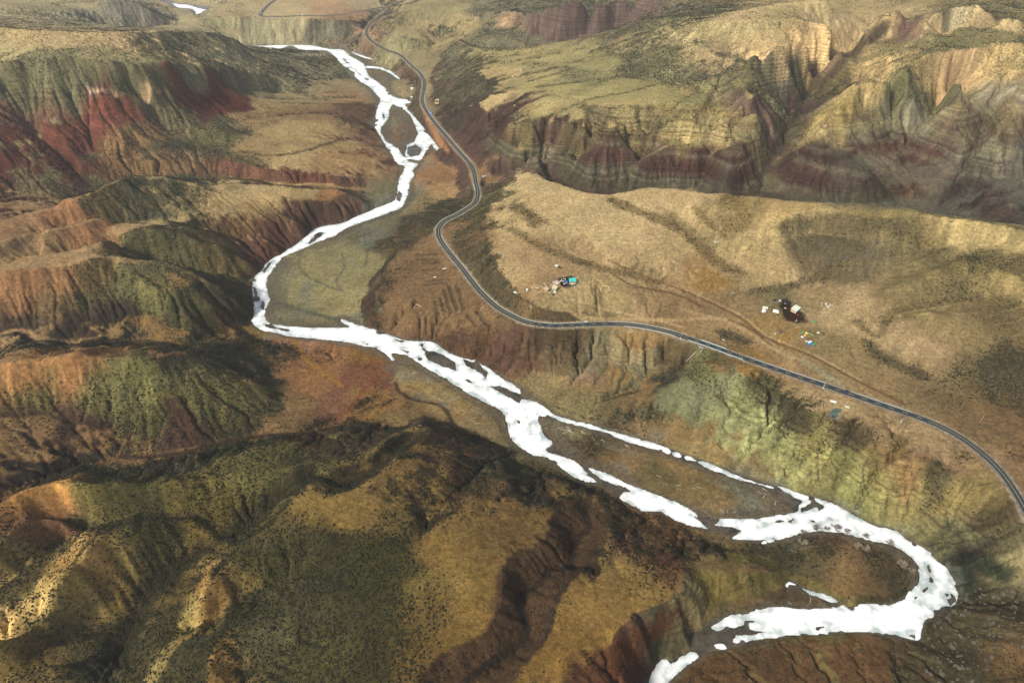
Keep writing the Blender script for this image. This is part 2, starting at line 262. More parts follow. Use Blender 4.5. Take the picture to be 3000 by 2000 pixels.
# bars of the river
for p in [((1700,1300,1.6),(1800,1340,1.8),(1900,1378,1.8),(2000,1410,1.8),(2100,1440,1.8),(2200,1470,1.5),(2270,1490,1)),
          ((1650,1270,1.2),(1760,1290,1.5),(1900,1340,1.6),(2060,1400,1.5)),((1850,1420,1.4),(2000,1460,1.4),(2120,1500,1.2)),
          ((1180,1080,2),(1250,1110,2),(1330,1160,2),(1420,1220,2),(1470,1270,1.5),(1490,1310,1.2)),((1230,1180,2.5),(1330,1220,2.5),(1420,1270,2),(1520,1330,1.5),(1600,1370,1.5),(1700,1425,1.5)),
          ((830,800,1.3),(880,860,1.8),(980,890,2.2),(1040,910,2)),((900,730,1.5),(960,760,2.5),(1040,760,3),(1080,720,3),(1130,670,3)),((1000,700,1.6),(1080,660,1.8),(1150,640,2)),
          ((850,830,1.8),(930,800,2.4),(1010,830,2.6),(1060,830,3)),((810,920,1.5),(900,935,1.6),(1000,950,1.4)),
          ((1240,440,3),(1290,470,5),(1340,520,7)),((1220,520,3),(1280,560,5),(1340,585,7)),((1230,600,3),(1180,640,3)),
          ((1090,180,2),(1160,210,3),(1190,250,4)),((1170,250,3),(1190,280,3)),((1150,340,2),(1180,380,2.5),(1160,410,2))]: L.append(p)
# --- the dug side channel along the left bar
ln((1160,1110,0),(1168,1145,0.3),(1210,1168,0.4),(1280,1180,0.4),(1310,1205,0.4),(1330,1240,0.3),(1380,1270,0.2),(1430,1290,0.1),(1480,1310,0))
# river ice outlines, and the islands and open pools in it
ICE = [
 [(719,134),(783,134),(820,132),(856,132),(912,133),(964,144),(1003,146),(1025,164),(1064,187),(1079,221),(1102,238),(1128,259),(1142,276),(1166,289),(1187,291),(1200,296),(1204,302),(1187,306),(1200,327),(1221,353),(1242,374),(1264,404),(1281,425),(1302,447),(1276,438),(1264,420),(1255,432),(1238,459),(1228,470),(1190,466),(1200,476),(1223,481),(1208,498),(1213,515),(1200,532),(1198,557),(1187,587),(1174,608),(1140,623),(1085,642),(1025,664),(965,699),(927,710),(876,731),(834,752),(804,782),(783,812),(778,837),(785,867),(787,880),(778,909),(776,935),(795,948),(851,956),(893,960),(1000,961),(1047,955),(1085,960),(1140,980),(1191,997),(1238,999),(1276,1007),(1298,1024),(1349,1046),(1396,1058),(1425,1075),(1468,1105),(1502,1126),(1523,1143),(1527,1160),(1532,1169),(1566,1177),(1596,1194),(1608,1207),(1596,1216),(1574,1220),(1583,1250),(1596,1280),(1613,1297),(1596,1314),(1610,1326),(1638,1334),(1680,1351),(1710,1381),(1742,1412),(1714,1406),(1672,1389),(1638,1364),(1604,1340),(1561,1331),(1532,1314),(1502,1288),(1489,1254),(1481,1216),(1451,1190),(1417,1177),(1366,1148),(1332,1126),(1276,1092),(1230,1065),(1191,1041),(1147,1033),(1153,1056),(1136,1041),(1098,1020),(1043,1007),(1000,999),(906,990),(846,984),(808,973),(770,967),(740,943),(742,926),(744,897),(742,867),(744,812),(766,790),(795,758),(834,739),(876,710),(927,669),(1000,655),(1025,642),(1085,617),(1128,600),(1157,587),(1164,566),(1170,527),(1183,502),(1187,485),(1164,481),(1149,451),(1128,425),(1111,391),(1099,370),(1104,353),(1102,336),(1108,310),(1115,293),(1104,279),(1087,259),(1047,232),(1032,208),(1000,187),(976,160),(955,149),(923,147),(884,146),(851,134),(821,144),(780,139)],
 [(1025,150),(1047,157),(1087,172),(1085,175),(1045,162)],[(1072,193),(1106,196),(1140,206),(1172,230),(1168,232),(1138,212),(1106,202),(1074,200)],
 [(1000,934),(1047,952),(1035,958),(1000,942)],
 [(1731,1372),(1778,1389),(1829,1415),(1914,1447),(2000,1482),(2055,1513),(2119,1521),(2213,1519),(2298,1508),(2330,1498),(2345,1480),(2372,1459),(2395,1462),(2446,1479),(2489,1500),(2531,1525),(2574,1542),(2625,1555),(2663,1585),(2714,1610),(2740,1636),(2765,1653),(2787,1687),(2804,1729),(2804,1759),(2778,1785),(2723,1810),(2706,1827),(2697,1857),(2689,1876),(2655,1868),(2565,1853),(2489,1848),(2383,1855),(2289,1861),(2204,1876),(2149,1895),(2106,1902),(2094,1884),(2145,1865),(2210,1858),(2280,1855),(2275,1846),(2235,1846),(2242,1834),(2220,1818),(2183,1810),(2200,1797),(2234,1785),(2289,1776),(2340,1785),(2404,1785),(2459,1778),(2510,1772),(2553,1768),(2608,1772),(2638,1759),(2663,1738),(2689,1712),(2695,1683),(2689,1653),(2659,1623),(2617,1598),(2553,1581),(2510,1568),(2468,1559),(2404,1553),(2370,1559),(2319,1568),(2255,1585),(2221,1593),(2268,1576),(2298,1566),(2238,1578),(2196,1581),(2149,1576),(2149,1564),(2179,1551),(2115,1551),(2064,1547),(2000,1530),(1969,1517),(1935,1498),(1893,1496),(1854,1479),(1816,1457),(1838,1444),(1863,1449),(1833,1425),(1778,1408)],
 [(2089,1838),(2128,1808),(2166,1802),(2174,1823),(2140,1836),(2106,1846)],[(2196,1827),(2225,1823),(2238,1838),(2200,1844)],
 [(1988,1935),(2021,1908),(2047,1921),(2017,1942),(1985,1965),(1950,2000),(1920,2030),(1890,2030),(1912,1970),(1944,1938),(1953,1950),(1936,1985),(1962,1962)],
 [(1700,1240),(1730,1246),(1774,1258),(1829,1273),(1885,1290),(1936,1307),(1974,1325),(1972,1329),(1930,1318),(1880,1304),(1825,1288),(1770,1264),(1725,1251)],
 [(2034,1347),(2070,1357),(2106,1370),(2170,1396),(2250,1420),(2245,1426),(2165,1404),(2100,1380),(2060,1362)],
 [(2262,1415),(2300,1430),(2340,1445),(2372,1457),(2360,1466),(2330,1452),(2290,1432)],
 [(2302,1708),(2320,1702),(2336,1706),(2330,1712),(2312,1712),(2305,1726)],[(2350,1722),(2370,1730),(2404,1736),(2430,1746),(2450,1758),(2440,1760),(2400,1745),(2370,1738)],
]
HOLE = [
 [(1151,306),(1183,323),(1204,340),(1217,366),(1225,391),(1213,413),(1191,425),(1187,451),(1191,464),(1174,451),(1166,434),(1132,413),(1115,391),(1115,374),(1132,357),(1138,340),(1140,323)],
 [(1247,1033),(1272,1029),(1306,1046),(1332,1063),(1334,1084),(1298,1071),(1259,1054)],
 [(1353,1050),(1396,1063),(1425,1088),(1430,1100),(1413,1094),(1370,1075)],
 [(1430,1131),(1468,1126),(1510,1148),(1528,1160),(1523,1182),(1489,1165),(1447,1143)],
 [(1367,1113),(1400,1128),(1430,1138),(1450,1150),(1425,1140),(1390,1125)],[(1233,1010),(1240,1006),(1238,1018),(1250,1030),(1242,1024)],
 [(1160,995),(1185,1000),(1183,1003),(1163,999)],[(1175,1022),(1200,1030),(1195,1034),(1178,1027)],[(1226,1050),(1235,1052),(1230,1055)],[(1410,1115),(1425,1110),(1430,1090),(1420,1100)],
 [(775,948),(800,955),(830,962),(860,966),(840,970),(800,962),(780,956)],
 [(1066,230),(1082,232),(1078,236)],[(1008,174),(1025,188),(1015,184)],
 [(1516,1230),(1522,1233),(1526,1244),(1518,1239)],
 [(2058,1524),(2079,1540),(2070,1541),(2060,1532)],[(2026,1508),(2052,1522),(2040,1518)],
 [(2308,1522),(2324,1520),(2318,1532),(2306,1528)],[(2225,1543),(2250,1531),(2290,1523),(2305,1526),(2262,1531),(2235,1543)],
 [(2385,1835),(2420,1833),(2410,1840),(2395,1840)],
 [(2721,1650),(2726,1662),(2730,1690),(2736,1700),(2730,1708),(2722,1702),(2724,1684),(2718,1664)],
 [(2720,1716),(2712,1730),(2680,1752),(2690,1742),(2708,1725)],
 [(2786,1755),(2796,1750),(2798,1760),(2790,1764)],[(2778,1758),(2786,1764),(2784,1769)],[(2788,1740),(2794,1746),(2790,1748)],[(2776,1718),(2782,1722),(2779,1725)],[(2764,1781),(2775,1782),(2770,1786)],[(2792,1712),(2798,1716),(2796,1719)],[(2770,1738),(2778,1741),(2774,1744)],
 [(2660,1858),(2684,1856),(2680,1870),(2664,1864)],
 [(2330,1745),(2322,1760),(2326,1750)],[(2460,1782),(2480,1768),(2500,1772),(2490,1778)],
 [(742,838),(752,845),(758,870),(752,885),(744,880)],[(768,880),(775,885),(772,905),(764,900)],[(768,795),(785,770),(800,762),(790,780),(775,800)],[(900,712),(925,690),(950,680),(930,700),(908,716)],[(1168,560),(1178,566),(1172,590),(1160,584)],[(1122,330),(1130,345),(1124,352),(1118,340)],[(1196,432),(1218,424),(1236,438),(1230,455),(1205,460),(1192,452)],[(1030,198),(1045,208),(1060,222),(1048,214)],[(2345,1486),(2380,1476),(2400,1480),(2370,1494),(2350,1496)],[(2420,1512),(2450,1524),(2440,1526),(2418,1518)],[(2378,1524),(2420,1530),(2400,1534)]]
WATER = [  # the whole wet bed, ice or open water
 [(1607,1200),(1640,1218),(1714,1241),(1829,1270),(1936,1302),(2000,1326),(2106,1363),(2170,1390),(2260,1416),(2330,1440),(2395,1457),(2370,1480),(2330,1498),(2290,1470),(2250,1440),(2170,1412),(2100,1385),(2000,1350),(1930,1322),(1825,1294),(1725,1258),(1660,1238),(1580,1225)],
 [(1590,1255),(1625,1290),(1632,1310),(1690,1350),(1731,1370),(1778,1389),(1829,1415),(1870,1432),(1840,1470),(1814,1459),(1790,1440),(1750,1418),(1700,1385),(1640,1350),(1600,1320)],
 [(2000,1850),(2060,1832),(2089,1812),(2120,1798),(2166,1795),(2200,1797),(2300,1840),(2290,1863),(2204,1880),(2149,1897),(2100,1908),(2050,1925),(2000,1960),(1970,2000),(1940,2040),(1860,2040),(1890,1985),(1930,1935),(1975,1928),(2015,1905)],
 [(2300,1710),(2330,1700),(2356,1718),(2404,1734),(2450,1752),(2480,1770),(2440,1780),(2420,1768),(2380,1745),(2345,1735),(2320,1722),(2306,1730)],
 [(2121,1551),(2183,1549),(2170,1560),(2142,1572),(2105,1556)],
 [(440,-10),(500,2),(512,10),(560,14),(610,22),(614,34),(590,44),(576,44),(560,28),(515,24),(490,10)],[(505,88),(530,78),(542,76),(540,84),(520,92)]]
ICE.append([(503,8),(520,12),(550,14),(575,22),(595,27),(612,33),(600,40),(577,44),(572,34),(560,27),(530,24),(515,20)]); ICE.append([(515,86),(530,80),(541,77),(538,84),(522,89)])
ICE += [[(1970,1325),(2000,1332),(2036,1346),(2036,1351),(2000,1339),(1970,1331)],[(2246,1420),(2268,1426),(2268,1432),(2246,1426)],[(1610,1210),(1660,1230),(1704,1241),(1704,1246),(1660,1236),(1612,1216)]]
BED_Z = -1.3
# ------------------------------------------------------------------ small numeric tools
def hash2(ix, iy, seed):
    h = (ix.astype(np.int64)*374761393 + iy.astype(np.int64)*668265263 + seed*974711) & 0xffffffff
    h = ((h ^ (h >> 13))*1274126177) & 0xffffffff
    return ((h ^ (h >> 16)) & 0xffff).astype(np.float32)/65535.0
def vnoise(x, y, seed=0):
    fx = np.floor(x); fy = np.floor(y); ix = fx.astype(np.int32); iy = fy.astype(np.int32)
    u = (x-fx).astype(np.float32); v = (y-fy).astype(np.float32)
    u = u*u*u*(u*(u*6-15)+10); v = v*v*v*(v*(v*6-15)+10)
    a = hash2(ix, iy, seed); b = hash2(ix+1, iy, seed); c = hash2(ix, iy+1, seed); d = hash2(ix+1, iy+1, seed)
    return (a+(b-a)*u + ((c+(d-c)*u)-(a+(b-a)*u))*v)*2-1
def fbm(x, y, wl, octs=4, seed=0, gain=0.5, ridged=False):
    s = 0; a = 1.0; n = 0; f = 1.0/wl
    for o in range(octs):
        ca, sa = math.cos(0.6*o+seed), math.sin(0.6*o+seed)
        q = vnoise((x*ca+y*sa)*f+o*17.3, (y*ca-x*sa)*f+seed*3.1, seed+o)
        if ridged: q = 1-2*np.abs(q)
        s = s+a*q; n += a; a *= gain; f *= 2.03
    return s/n
def sstep(a, b, x):
    t = np.clip((x-a)/(b-a), 0, 1); return t*t*(3-2*t)
def catmull(pts, n=6):
    P = [tuple(p) for p in pts]; out = []
    for i in range(len(P)-1):
        p0 = P[max(i-1, 0)]; p1 = P[i]; p2 = P[i+1]; p3 = P[min(i+2, len(P)-1)]
        for k in range(n):
            t = k/n
            out.append(tuple(0.5*((2*b)+(-a+c)*t+(2*a-5*b+4*c-d)*t*t+(-a+3*b-3*c+d)*t**3) for a, b, c, d in zip(p0, p1, p2, p3)))
    out.append(P[-1]); return out
def in_poly(x, y, poly):
    ins = np.zeros(x.shape, bool); n = len(poly)
    for i in range(n):
        x1, y1 = poly[i][:2]; x2, y2 = poly[(i+1) % n][:2]
        if y1 == y2: continue
        c = ((y1 > y) != (y2 > y)) & (x < (x2-x1)*(y-y1)/(y2-y1)+x1); ins ^= c
    return ins
def seg_dist(x, y, pts, closed=False):
    best = np.full(x.shape, 1e9, np.float32); n = len(pts)
    for i in range(n if closed else n-1):
        x1, y1 = pts[i][:2]; x2, y2 = pts[(i+1) % n][:2]
        dx, dy = x2-x1, y2-y1; l2 = dx*dx+dy*dy+1e-9
        t = np.clip(((x-x1)*dx+(y-y1)*dy)/l2, 0, 1)
        best = np.minimum(best, (x-x1-t*dx)**2+(y-y1-t*dy)**2)
    return np.sqrt(best)
def signed_poly(x, y, poly):
    """distance inside (+) or outside (-) of a polygon, near it only"""
    P = np.array([p[:2] for p in poly]); m = 25.0
    sd = np.full(x.shape, -m, np.float32)
    sel = (x > P[:, 0].min()-m) & (x < P[:, 0].max()+m) & (y > P[:, 1].min()-m) & (y < P[:, 1].max()+m)
    if sel.any():
        xs, ys = x[sel], y[sel]
        d = np.minimum(seg_dist(xs, ys, poly, True), m)
        sd[sel] = np.where(in_poly(xs, ys, poly), d, -d)
    return sd
def shift_blur(a, it=1):
    for _ in range(it):
        p = np.pad(a, 1, mode='edge'); a = (p[1:-1, 1:-1]*4+(p[:-2, 1:-1]+p[2:, 1:-1]+p[1:-1, :-2]+p[1:-1, 2:])*2+p[:-2, :-2]+p[:-2, 2:]+p[2:, :-2]+p[2:, 2:])/16
    return a
# ------------------------------------------------------------------ height field from the survey
CS = 2.5; X0, X1, Y0, Y1 = -1500.0, 1500.0, 30.0, 2500.0
NX = int((X1-X0)/CS)+1; NY = int((Y1-Y0)/CS)+1
def raster_lines(lines):
    s = np.zeros((NY, NX)); c = np.zeros((NY, NX))
    for l in lines:
        P = np.array(l)
        for a, b in zip(P[:-1], P[1:]):
            n = int(np.hypot(*(b-a)[:2])/(CS*0.5))+2
            t = np.linspace(0, 1, n)[:, None]; q = a+(b-a)*t
            ix = np.round((q[:, 0]-X0)/CS).astype(int); iy = np.round((q[:, 1]-Y0)/CS).astype(int)
            k = (ix >= 0) & (ix < NX) & (iy >= 0) & (iy < NY)
            np.add.at(s, (iy[k], ix[k]), q[k, 2]); np.add.at(c, (iy[k], ix[k]), 1)
    return s, c
def solve(val, fix):
    if min(val.shape) > 24:
        h, w = val.shape; H2, W2 = (h+1)//2, (w+1)//2
        pv = np.zeros((H2*2, W2*2)); pf = np.zeros((H2*2, W2*2)); pv[:h, :w] = np.where(fix, val, 0); pf[:h, :w] = fix
        sv = pv.reshape(H2, 2, W2, 2).sum((1, 3)); sf = pf.reshape(H2, 2, W2, 2).sum((1, 3))
        cz = solve(np.where(sf > 0, sv/np.maximum(sf, 1), 0), sf > 0)
        z = np.repeat(np.repeat(cz, 2, 0), 2, 1)[:h, :w]; z = np.where(fix, val, shift_blur(z, 1))
        its = 60
    else:
        z = np.where(fix, val, val[fix].mean() if fix.any() else 0.0); its = 400
    for _ in range(its):
        p = np.pad(z, 1, mode='edge')
        z = np.where(fix, val, (p[:-2, 1:-1]+p[2:, 1:-1]+p[1:-1, :-2]+p[1:-1, 2:])*0.25)
    return z
ROADW = np.array(catmull([world_at(*p) for p in ROAD], 8))
ROADW[:, 2] = np.convolve(np.pad(ROADW[:, 2], 8, mode='edge'), np.ones(17)/17, 'valid')
W3 = [[world_at(*p) for p in l] for l in L]
def slot(first, half, up):
    """a narrow gorge: walls a little way out on both sides of the surveyed floor line"""
    for l in [q for q, l0 in zip(W3, L) if l0[0][:2] == first]:
        P = np.array(l); T = np.gradient(P[:, :2], axis=0); T /= np.hypot(T[:, 0], T[:, 1])[:, None]+1e-9
        for sgn in (-1, 1):
            W3.append([(p[0]-t[1]*sgn*half, p[1]+t[0]*sgn*half, p[2]+up) for p, t in zip(P[1:-1], T[1:-1])])
slot((1737, 1424), 3.6, 10); slot((-100, 990), 7, 7); slot((1160, 1100), 8, 4); slot((2050, 1020), 7, 6); slot((2221, 536), 9, 7); slot((2655, 492), 9, 8); slot((2744, 590), 9, 8); slot((-150, 1960), 8, 9)
gx, gy = np.meshgrid(X0+CS*np.arange(NX), Y0+CS*np.arange(NY))
ICEW = [catmull([world_at(p[0], p[1], 0) for p in q+q[:1]], 3)[:-1] for q in ICE]
HOLEW = [[world_at(p[0], p[1], 0) for p in q] for q in HOLE]
WATERW = [[world_at(p[0], p[1], 0) for p in q] for q in WATER]
bed = np.zeros((NY, NX), bool)
for q in ICEW+WATERW: bed |= in_poly(gx, gy, q)
for q in HOLEW[:1]: bed &= ~in_poly(gx, gy, q)
sv, sc = raster_lines(W3)
fix = sc > 0; val = np.where(fix, sv/np.maximum(sc, 1), 0)
rl = []
for i, p in enumerate(ROADW):
    t = ROADW[min(i+1, len(ROADW)-1)]-ROADW[max(i-1, 0)]; n = np.array([-t[1], t[0]])/np.hypot(t[0], t[1])
    rl.append((p, n))
for off in (-4.5, -1.5, 1.5, 4.5):
    s2, c2 = raster_lines([[(p[0]+n[0]*off, p[1]+n[1]*off, p[2]) for p, n in rl]])
    k = c2 > 0; val[k] = (s2/np.maximum(c2, 1))[k]; fix |= k
icy = np.zeros((NY, NX), bool)
for q in ICEW: icy |= in_poly(gx, gy, q)
fix |= bed; val[bed] = np.where(icy, BED_Z, 0.35-1.65*sstep(0.55, 0.98, shift_blur(bed.astype(float), 3)))[bed]
far = [(-1500, 30, 60), (-1500, 600, 120), (-1500, 1300, 190), (-1500, 2500, 130), (-600, 2500, 90), (400, 2500, 140), (1500, 2500, 260), (1500, 1300, 230), (1500, 600, 110), (1500, 30, 60), (700, 30, 40), (0, 30, 60), (-700, 30, 60)]
for x, y, z in far:
    j, i = min(int((y-Y0)/CS), NY-1), min(int((x-X0)/CS), NX-1); val[max(j-1,0):j+2, max(i-1,0):i+2] = z; fix[max(j-1,0):j+2, max(i-1,0):i+2] = True
HZ = solve(val, fix)
HZ = np.where(bed, HZ, shift_blur(HZ, 2))
ROADD = np.full((NY, NX), 60.0, np.float32); ROADZ = np.zeros((NY, NX), np.float32)   # distance to the road, near it
for a in ROADW[::1]:
    r = 45; j0 = max(int((a[1]-r-Y0)/CS), 0); j1 = min(int((a[1]+r-Y0)/CS)+1, NY); i0 = max(int((a[0]-r-X0)/CS), 0); i1 = min(int((a[0]+r-X0)/CS)+1, NX)
    if j0 >= j1 or i0 >= i1: continue
    d = np.hypot(gx[j0:j1, i0:i1]-a[0], gy[j0:j1, i0:i1]-a[1]); s = ROADD[j0:j1, i0:i1]; k = d < s
    s[k] = d[k]; ROADZ[j0:j1, i0:i1][k] = a[2]
keep = shift_blur(np.where((HZ < 3.2) | (ROADD < 9), 0.0, 1.0), 3)
def slope_of(z, cs=CS):
    gy_, gx_ = np.gradient(z, cs); return np.hypot(gx_, gy_)
sl0 = shift_blur(slope_of(HZ), 4)
def samp(A, x, y):
    u = np.clip((np.asarray(x, np.float64)-X0)/CS, 0, NX-1.001); v = np.clip((np.asarray(y, np.float64)-Y0)/CS, 0, NY-1.001)
    i = u.astype(int); j = v.astype(int); fu = u-i; fv = v-j
    return (A[j, i]*(1-fu)+A[j, i+1]*fu)*(1-fv)+(A[j+1, i]*(1-fu)+A[j+1, i+1]*fu)*fv
def world_poly(poly, z): return [world_at(p[0], p[1], z)[:2] for p in poly]
CALM = shift_blur(in_poly(gx, gy, world_poly([(1440,600),(1530,530),(1800,585),(2200,600),(2600,625),(3000,700),(3200,760),(3200,1300),(2900,1250),(2400,1090),(1900,930),(1600,920),(1480,850)], 70)).astype(np.float32), 8)
CLIFFY = shift_blur(in_poly(gx, gy, world_poly([(1400,300),(1700,330),(2100,250),(2300,120),(3200,60),(3200,620),(2744,600),(2000,550),(1700,550),(1480,480)], 90)).astype(np.float32), 6)
# spurs and recesses: the cliffs wander in plan
wa = shift_blur(sstep(0.30, 0.62, sl0), 4)*keep*(6.0+9.0*CLIFFY)*(1-CALM)
HZ = samp(HZ, gx+wa*fbm(gx, gy, 62, 4, 101, 0.55), gy+wa*1.25*fbm(gx, gy, 62, 4, 103, 0.55))
sl0 = shift_blur(slope_of(HZ), 4)
rough = np.clip(0.25+2.2*sl0, 0.1, 1.6)*keep*(1-0.6*CALM)
HZ = HZ + rough*(2.6*fbm(gx, gy, 90, 3, 3)+3.0*sstep(0.25, 0.6, sl0)*fbm(gx+14*fbm(gx, gy, 60, 2, 15), gy, 46, 3, 13, 0.5, True)+1.6*fbm(gx, gy, 28, 3, 11)+0.35*rng.standard_normal(HZ.shape))
# ------------------------------------------------------------------ running water cuts the gullies
def erode(z, n, K, m=0.5, dmax=1e9):
    h, w = z.shape; N = h*w; idx = np.arange(N).reshape(h, w)
    area = None
    for it in range(n):
        zp = np.pad(z, 1, mode='constant', constant_values=1e9); best = np.zeros_like(z); rec = idx.copy(); dist = np.full(z.shape, CS)
        for dj in (-1, 0, 1):
            for di in (-1, 0, 1):
                if dj == 0 and di == 0: continue
                q = zp[1+dj:1+dj+h, 1+di:1+di+w]; d = CS*math.hypot(dj, di); s = (z-q)/d; s = s*(0.65+0.7*rng.random(s.shape))
                k = (s > best) & (z > q); best[k] = s[k]; rec[k] = (idx+dj*w+di)[k]; dist[k] = d
        rec = rec.ravel(); dist = dist.ravel(); zf = z.ravel().copy()
        lev = (rec != np.arange(N)).astype(np.int32); p = rec.copy()
        for _ in range(13):
            lev = lev+lev[p]; p = p[p]
        order = np.argsort(lev, kind='stable'); cuts = np.searchsorted(lev[order], np.arange(lev.max()+2))
        area = np.full(N, CS*CS)
        for l in range(lev.max(), 0, -1):
            q = order[cuts[l]:cuts[l+1]]; np.add.at(area, rec[q], area[q])
        F = (K*area**m/dist)*(keep*(1-0.5*CALM)).ravel()
        for l in range(1, lev.max()+1):
            q = order[cuts[l]:cuts[l+1]]; r = rec[q]
            zf[q] = np.maximum((zf[q]+F[q]*zf[r])/(1+F[q]), zf[q]-dmax)
        z = zf.reshape(h, w)
        z = z + 0.12*keep*(shift_blur(z, 1)-z)
    return z, area.reshape(h, w)
HZ0 = HZ.copy()
HZ, AREA = erode(HZ, 9, 0.046, 0.5, 1.9)
HZ = np.where(bed, np.minimum(HZ0, 0.4), np.maximum(HZ, 0.3))
rb = sstep(4.8, 15, ROADD)
HZ = np.where(ROADD < 40, ROADZ-0.35+(HZ-(ROADZ-0.35))*rb, HZ)
FLOW = shift_blur(np.log10(AREA), 1)
CUT = np.clip(HZ0-HZ, 0, 12)
SLP = slope_of(shift_blur(HZ, 1))
# streaks that run down the fall line (rills, runnels)
def fall_line_streaks(z, seed, steps=9, step=2.2):
    q = shift_blur(z, 5); gy2, gx2 = np.gradient(q, CS); g = np.hypot(gx2, gy2)+1e-6; ux, uy = gx2/g, gy2/g
    w = np.random.default_rng(seed).standard_normal(z.shape).astype(np.float32); acc = w.copy(); jj, ii = np.mgrid[0:NY, 0:NX]
    for sg in (-1, 1):
        px_, py_ = ii.astype(np.float32), jj.astype(np.float32)
        for k in range(steps):
            a = np.clip(np.rint(px_), 0, NX-1).astype(np.int32); b_ = np.clip(np.rint(py_), 0, NY-1).astype(np.int32)
            px_ = px_+sg*step/CS*ux[b_, a]; py_ = py_+sg*step/CS*uy[b_, a]
            a = np.clip(np.rint(px_), 0, NX-1).astype(np.int32); b_ = np.clip(np.rint(py_), 0, NY-1).astype(np.int32); acc += w[b_, a]
    acc = shift_blur(acc, 1); return acc/acc.std()
STREAK = fall_line_streaks(HZ, 5); STREAK2 = fall_line_streaks(HZ, 6, 18, 3.0)
KEEPF = shift_blur(np.where((HZ < 2.8) | (ROADD < 8), 0.12, 1.0), 2)
KEEPF = np.where(ROADD < 6, 0, KEEPF)
ROCK = sstep(0.45, 0.85, shift_blur(SLP, 1))          # how much bare rock shows
HZ = HZ + KEEPF*np.clip(SLP-0.08, 0, 0.9)*(0.75*STREAK+0.6*STREAK2)
BEDDED = np.full(HZ.shape, 0.10, np.float32)         # where the rock is clearly layered
_bz = [(1.0, [(1420,350),(2200,330),(2480,330),(2560,330),(2840,300),(3000,290),(3000,655),(2744,600),(2000,550),(1700,560),(1560,500),(1430,450)]), (0.9, [(1590,0),(2060,0),(2060,45),(1860,60),(1700,115),(1580,130)]),
 (0.75, [(0,255),(350,270),(520,400),(420,470),(230,500),(290,550),(0,640)]), (0.6, [(0,930),(300,900),(640,960),(520,1020),(0,1010)]), (0.5, [(0,1190),(260,1220),(560,1220),(640,1260),(560,1310),(0,1440)]),
 (0.6, [(1180,960),(1700,1000),(1790,1000),(1950,1000),(2000,1130),(1800,1160),(1400,1060)]), (0.95, [(1920,1140),(2080,1090),(2500,1260),(2900,1480),(3000,1560),(3000,1720),(2750,1600),(2450,1480),(2000,1330)]), (0.9, [(2180,200),(2480,130),(2500,220),(2350,340),(2200,300)]), (0.6, [(1980,1690),(2250,1640),(2300,1720),(2050,1850),(1860,2000),(1820,2000)])]
def _gr(poly): 
    a, b = ground_raw([p[0] for p in poly], [p[1] for p in poly]); return list(zip(a, b))

def height(x, y):
    x = np.asarray(x, np.float64); y = np.asarray(y, np.float64)
    z = samp(HZ, x, y); r = samp(ROCK, x, y); k = samp(KEEPF, x, y); s = samp(SLP, x, y)
    z = z + k*(np.clip(0.15+0.9*s, 0, 1.3))*(1.0*fbm(x, y, 13, 3, 21)+0.5*fbm(x, y, 4.2, 2, 33))
    # harder beds stand out as ledges on the steep rock
    zz = z + 1.2*fbm(x, y, 60, 2, 5); st = 5.0
    q = zz/st; f = q-np.floor(q); led = (np.floor(q)+sstep(0.25, 0.75, f))*st - zz
    return z + 0.9*r*k*samp(BEDDED, x, y)*led
def ground_raw(px, py):
    return ground(px, py)
def ground(px, py):
    """first ground hit of sight lines of the 3000x2000 view (survey of features lying on the land)"""
    px = np.atleast_1d(np.asarray(px, float)); py = np.atleast_1d(np.asarray(py, float))
    u = (px-1500)/FPX; v = (py-1000)/FPX
    done = np.zeros(px.shape, bool); out = np.full(px.shape, 3200.0); dz = -(SP+v*CP); dy = CP-v*SP
    for t in np.arange(300, 3200, 6.0):
        hit = (~done) & (CAM_Z+t*dz <= samp(HZ, t*u, t*dy)); out[hit] = t-6.0; done |= hit
        if done.all(): break
    t0 = out.copy(); fin = ~done
    for k in range(9):
        t = t0+0.75*k; hit = (~fin) & (CAM_Z+t*dz <= samp(HZ, t*u, t*dy)); out[hit] = t[hit]-0.37; fin |= hit
    x = out*u; y = out*dy
    return x, y

for _w, _p in _bz:
    _q = _gr(_p); BEDDED = np.maximum(BEDDED, _w*sstep(-12, 12, np.where(in_poly(gx, gy, _q), 1, -1)*np.minimum(seg_dist(gx, gy, _q, True), 25)))
BEDDED = BEDDED.astype(np.float32)
CANYON = shift_blur(in_poly(gx, gy, _gr(_bz[0][1])).astype(np.float32), 6)
# ------------------------------------------------------------------ the land as one sheet
C = SC.collection
def link(o, parent=None):
    C.objects.link(o)
    if parent is not None: o.parent = parent
    return o
def mesh_from(name, verts, faces, mat=None, smooth=False):
    me = bpy.data.meshes.new(name); me.from_pydata([tuple(v) for v in verts], [], [tuple(f) for f in faces])
    if mat: me.materials.append(mat)
    if smooth: me.polygons.foreach_set('use_smooth', [True]*len(me.polygons))
    me.update(); return me
def big_mesh(name, co, quads, mat, smooth=True):
    co = np.ascontiguousarray(co, np.float32); quads = np.ascontiguousarray(quads, np.int32); k = quads.shape[1]
    me = bpy.data.meshes.new(name); me.vertices.add(len(co)); me.vertices.foreach_set('co', co.ravel())
    me.loops.add(quads.size); me.loops.foreach_set('vertex_index', quads.ravel())
    me.polygons.add(len(quads)); me.polygons.foreach_set('loop_start', np.arange(0, quads.size, k, dtype=np.int32))
    try: me.polygons.foreach_set('loop_total', np.full(len(quads), k, np.int32))
    except Exception: pass
    me.polygons.foreach_set('use_smooth', np.full(len(quads), smooth, bool))
    me.materials.append(mat); me.update(calc_edges=True); return me
QUAL = 1.0
th = np.radians(np.concatenate([np.arange(4, 10, 0.5), np.arange(10, 78.2, 0.062/QUAL), np.arange(78.3, 85.5, 0.15)]))
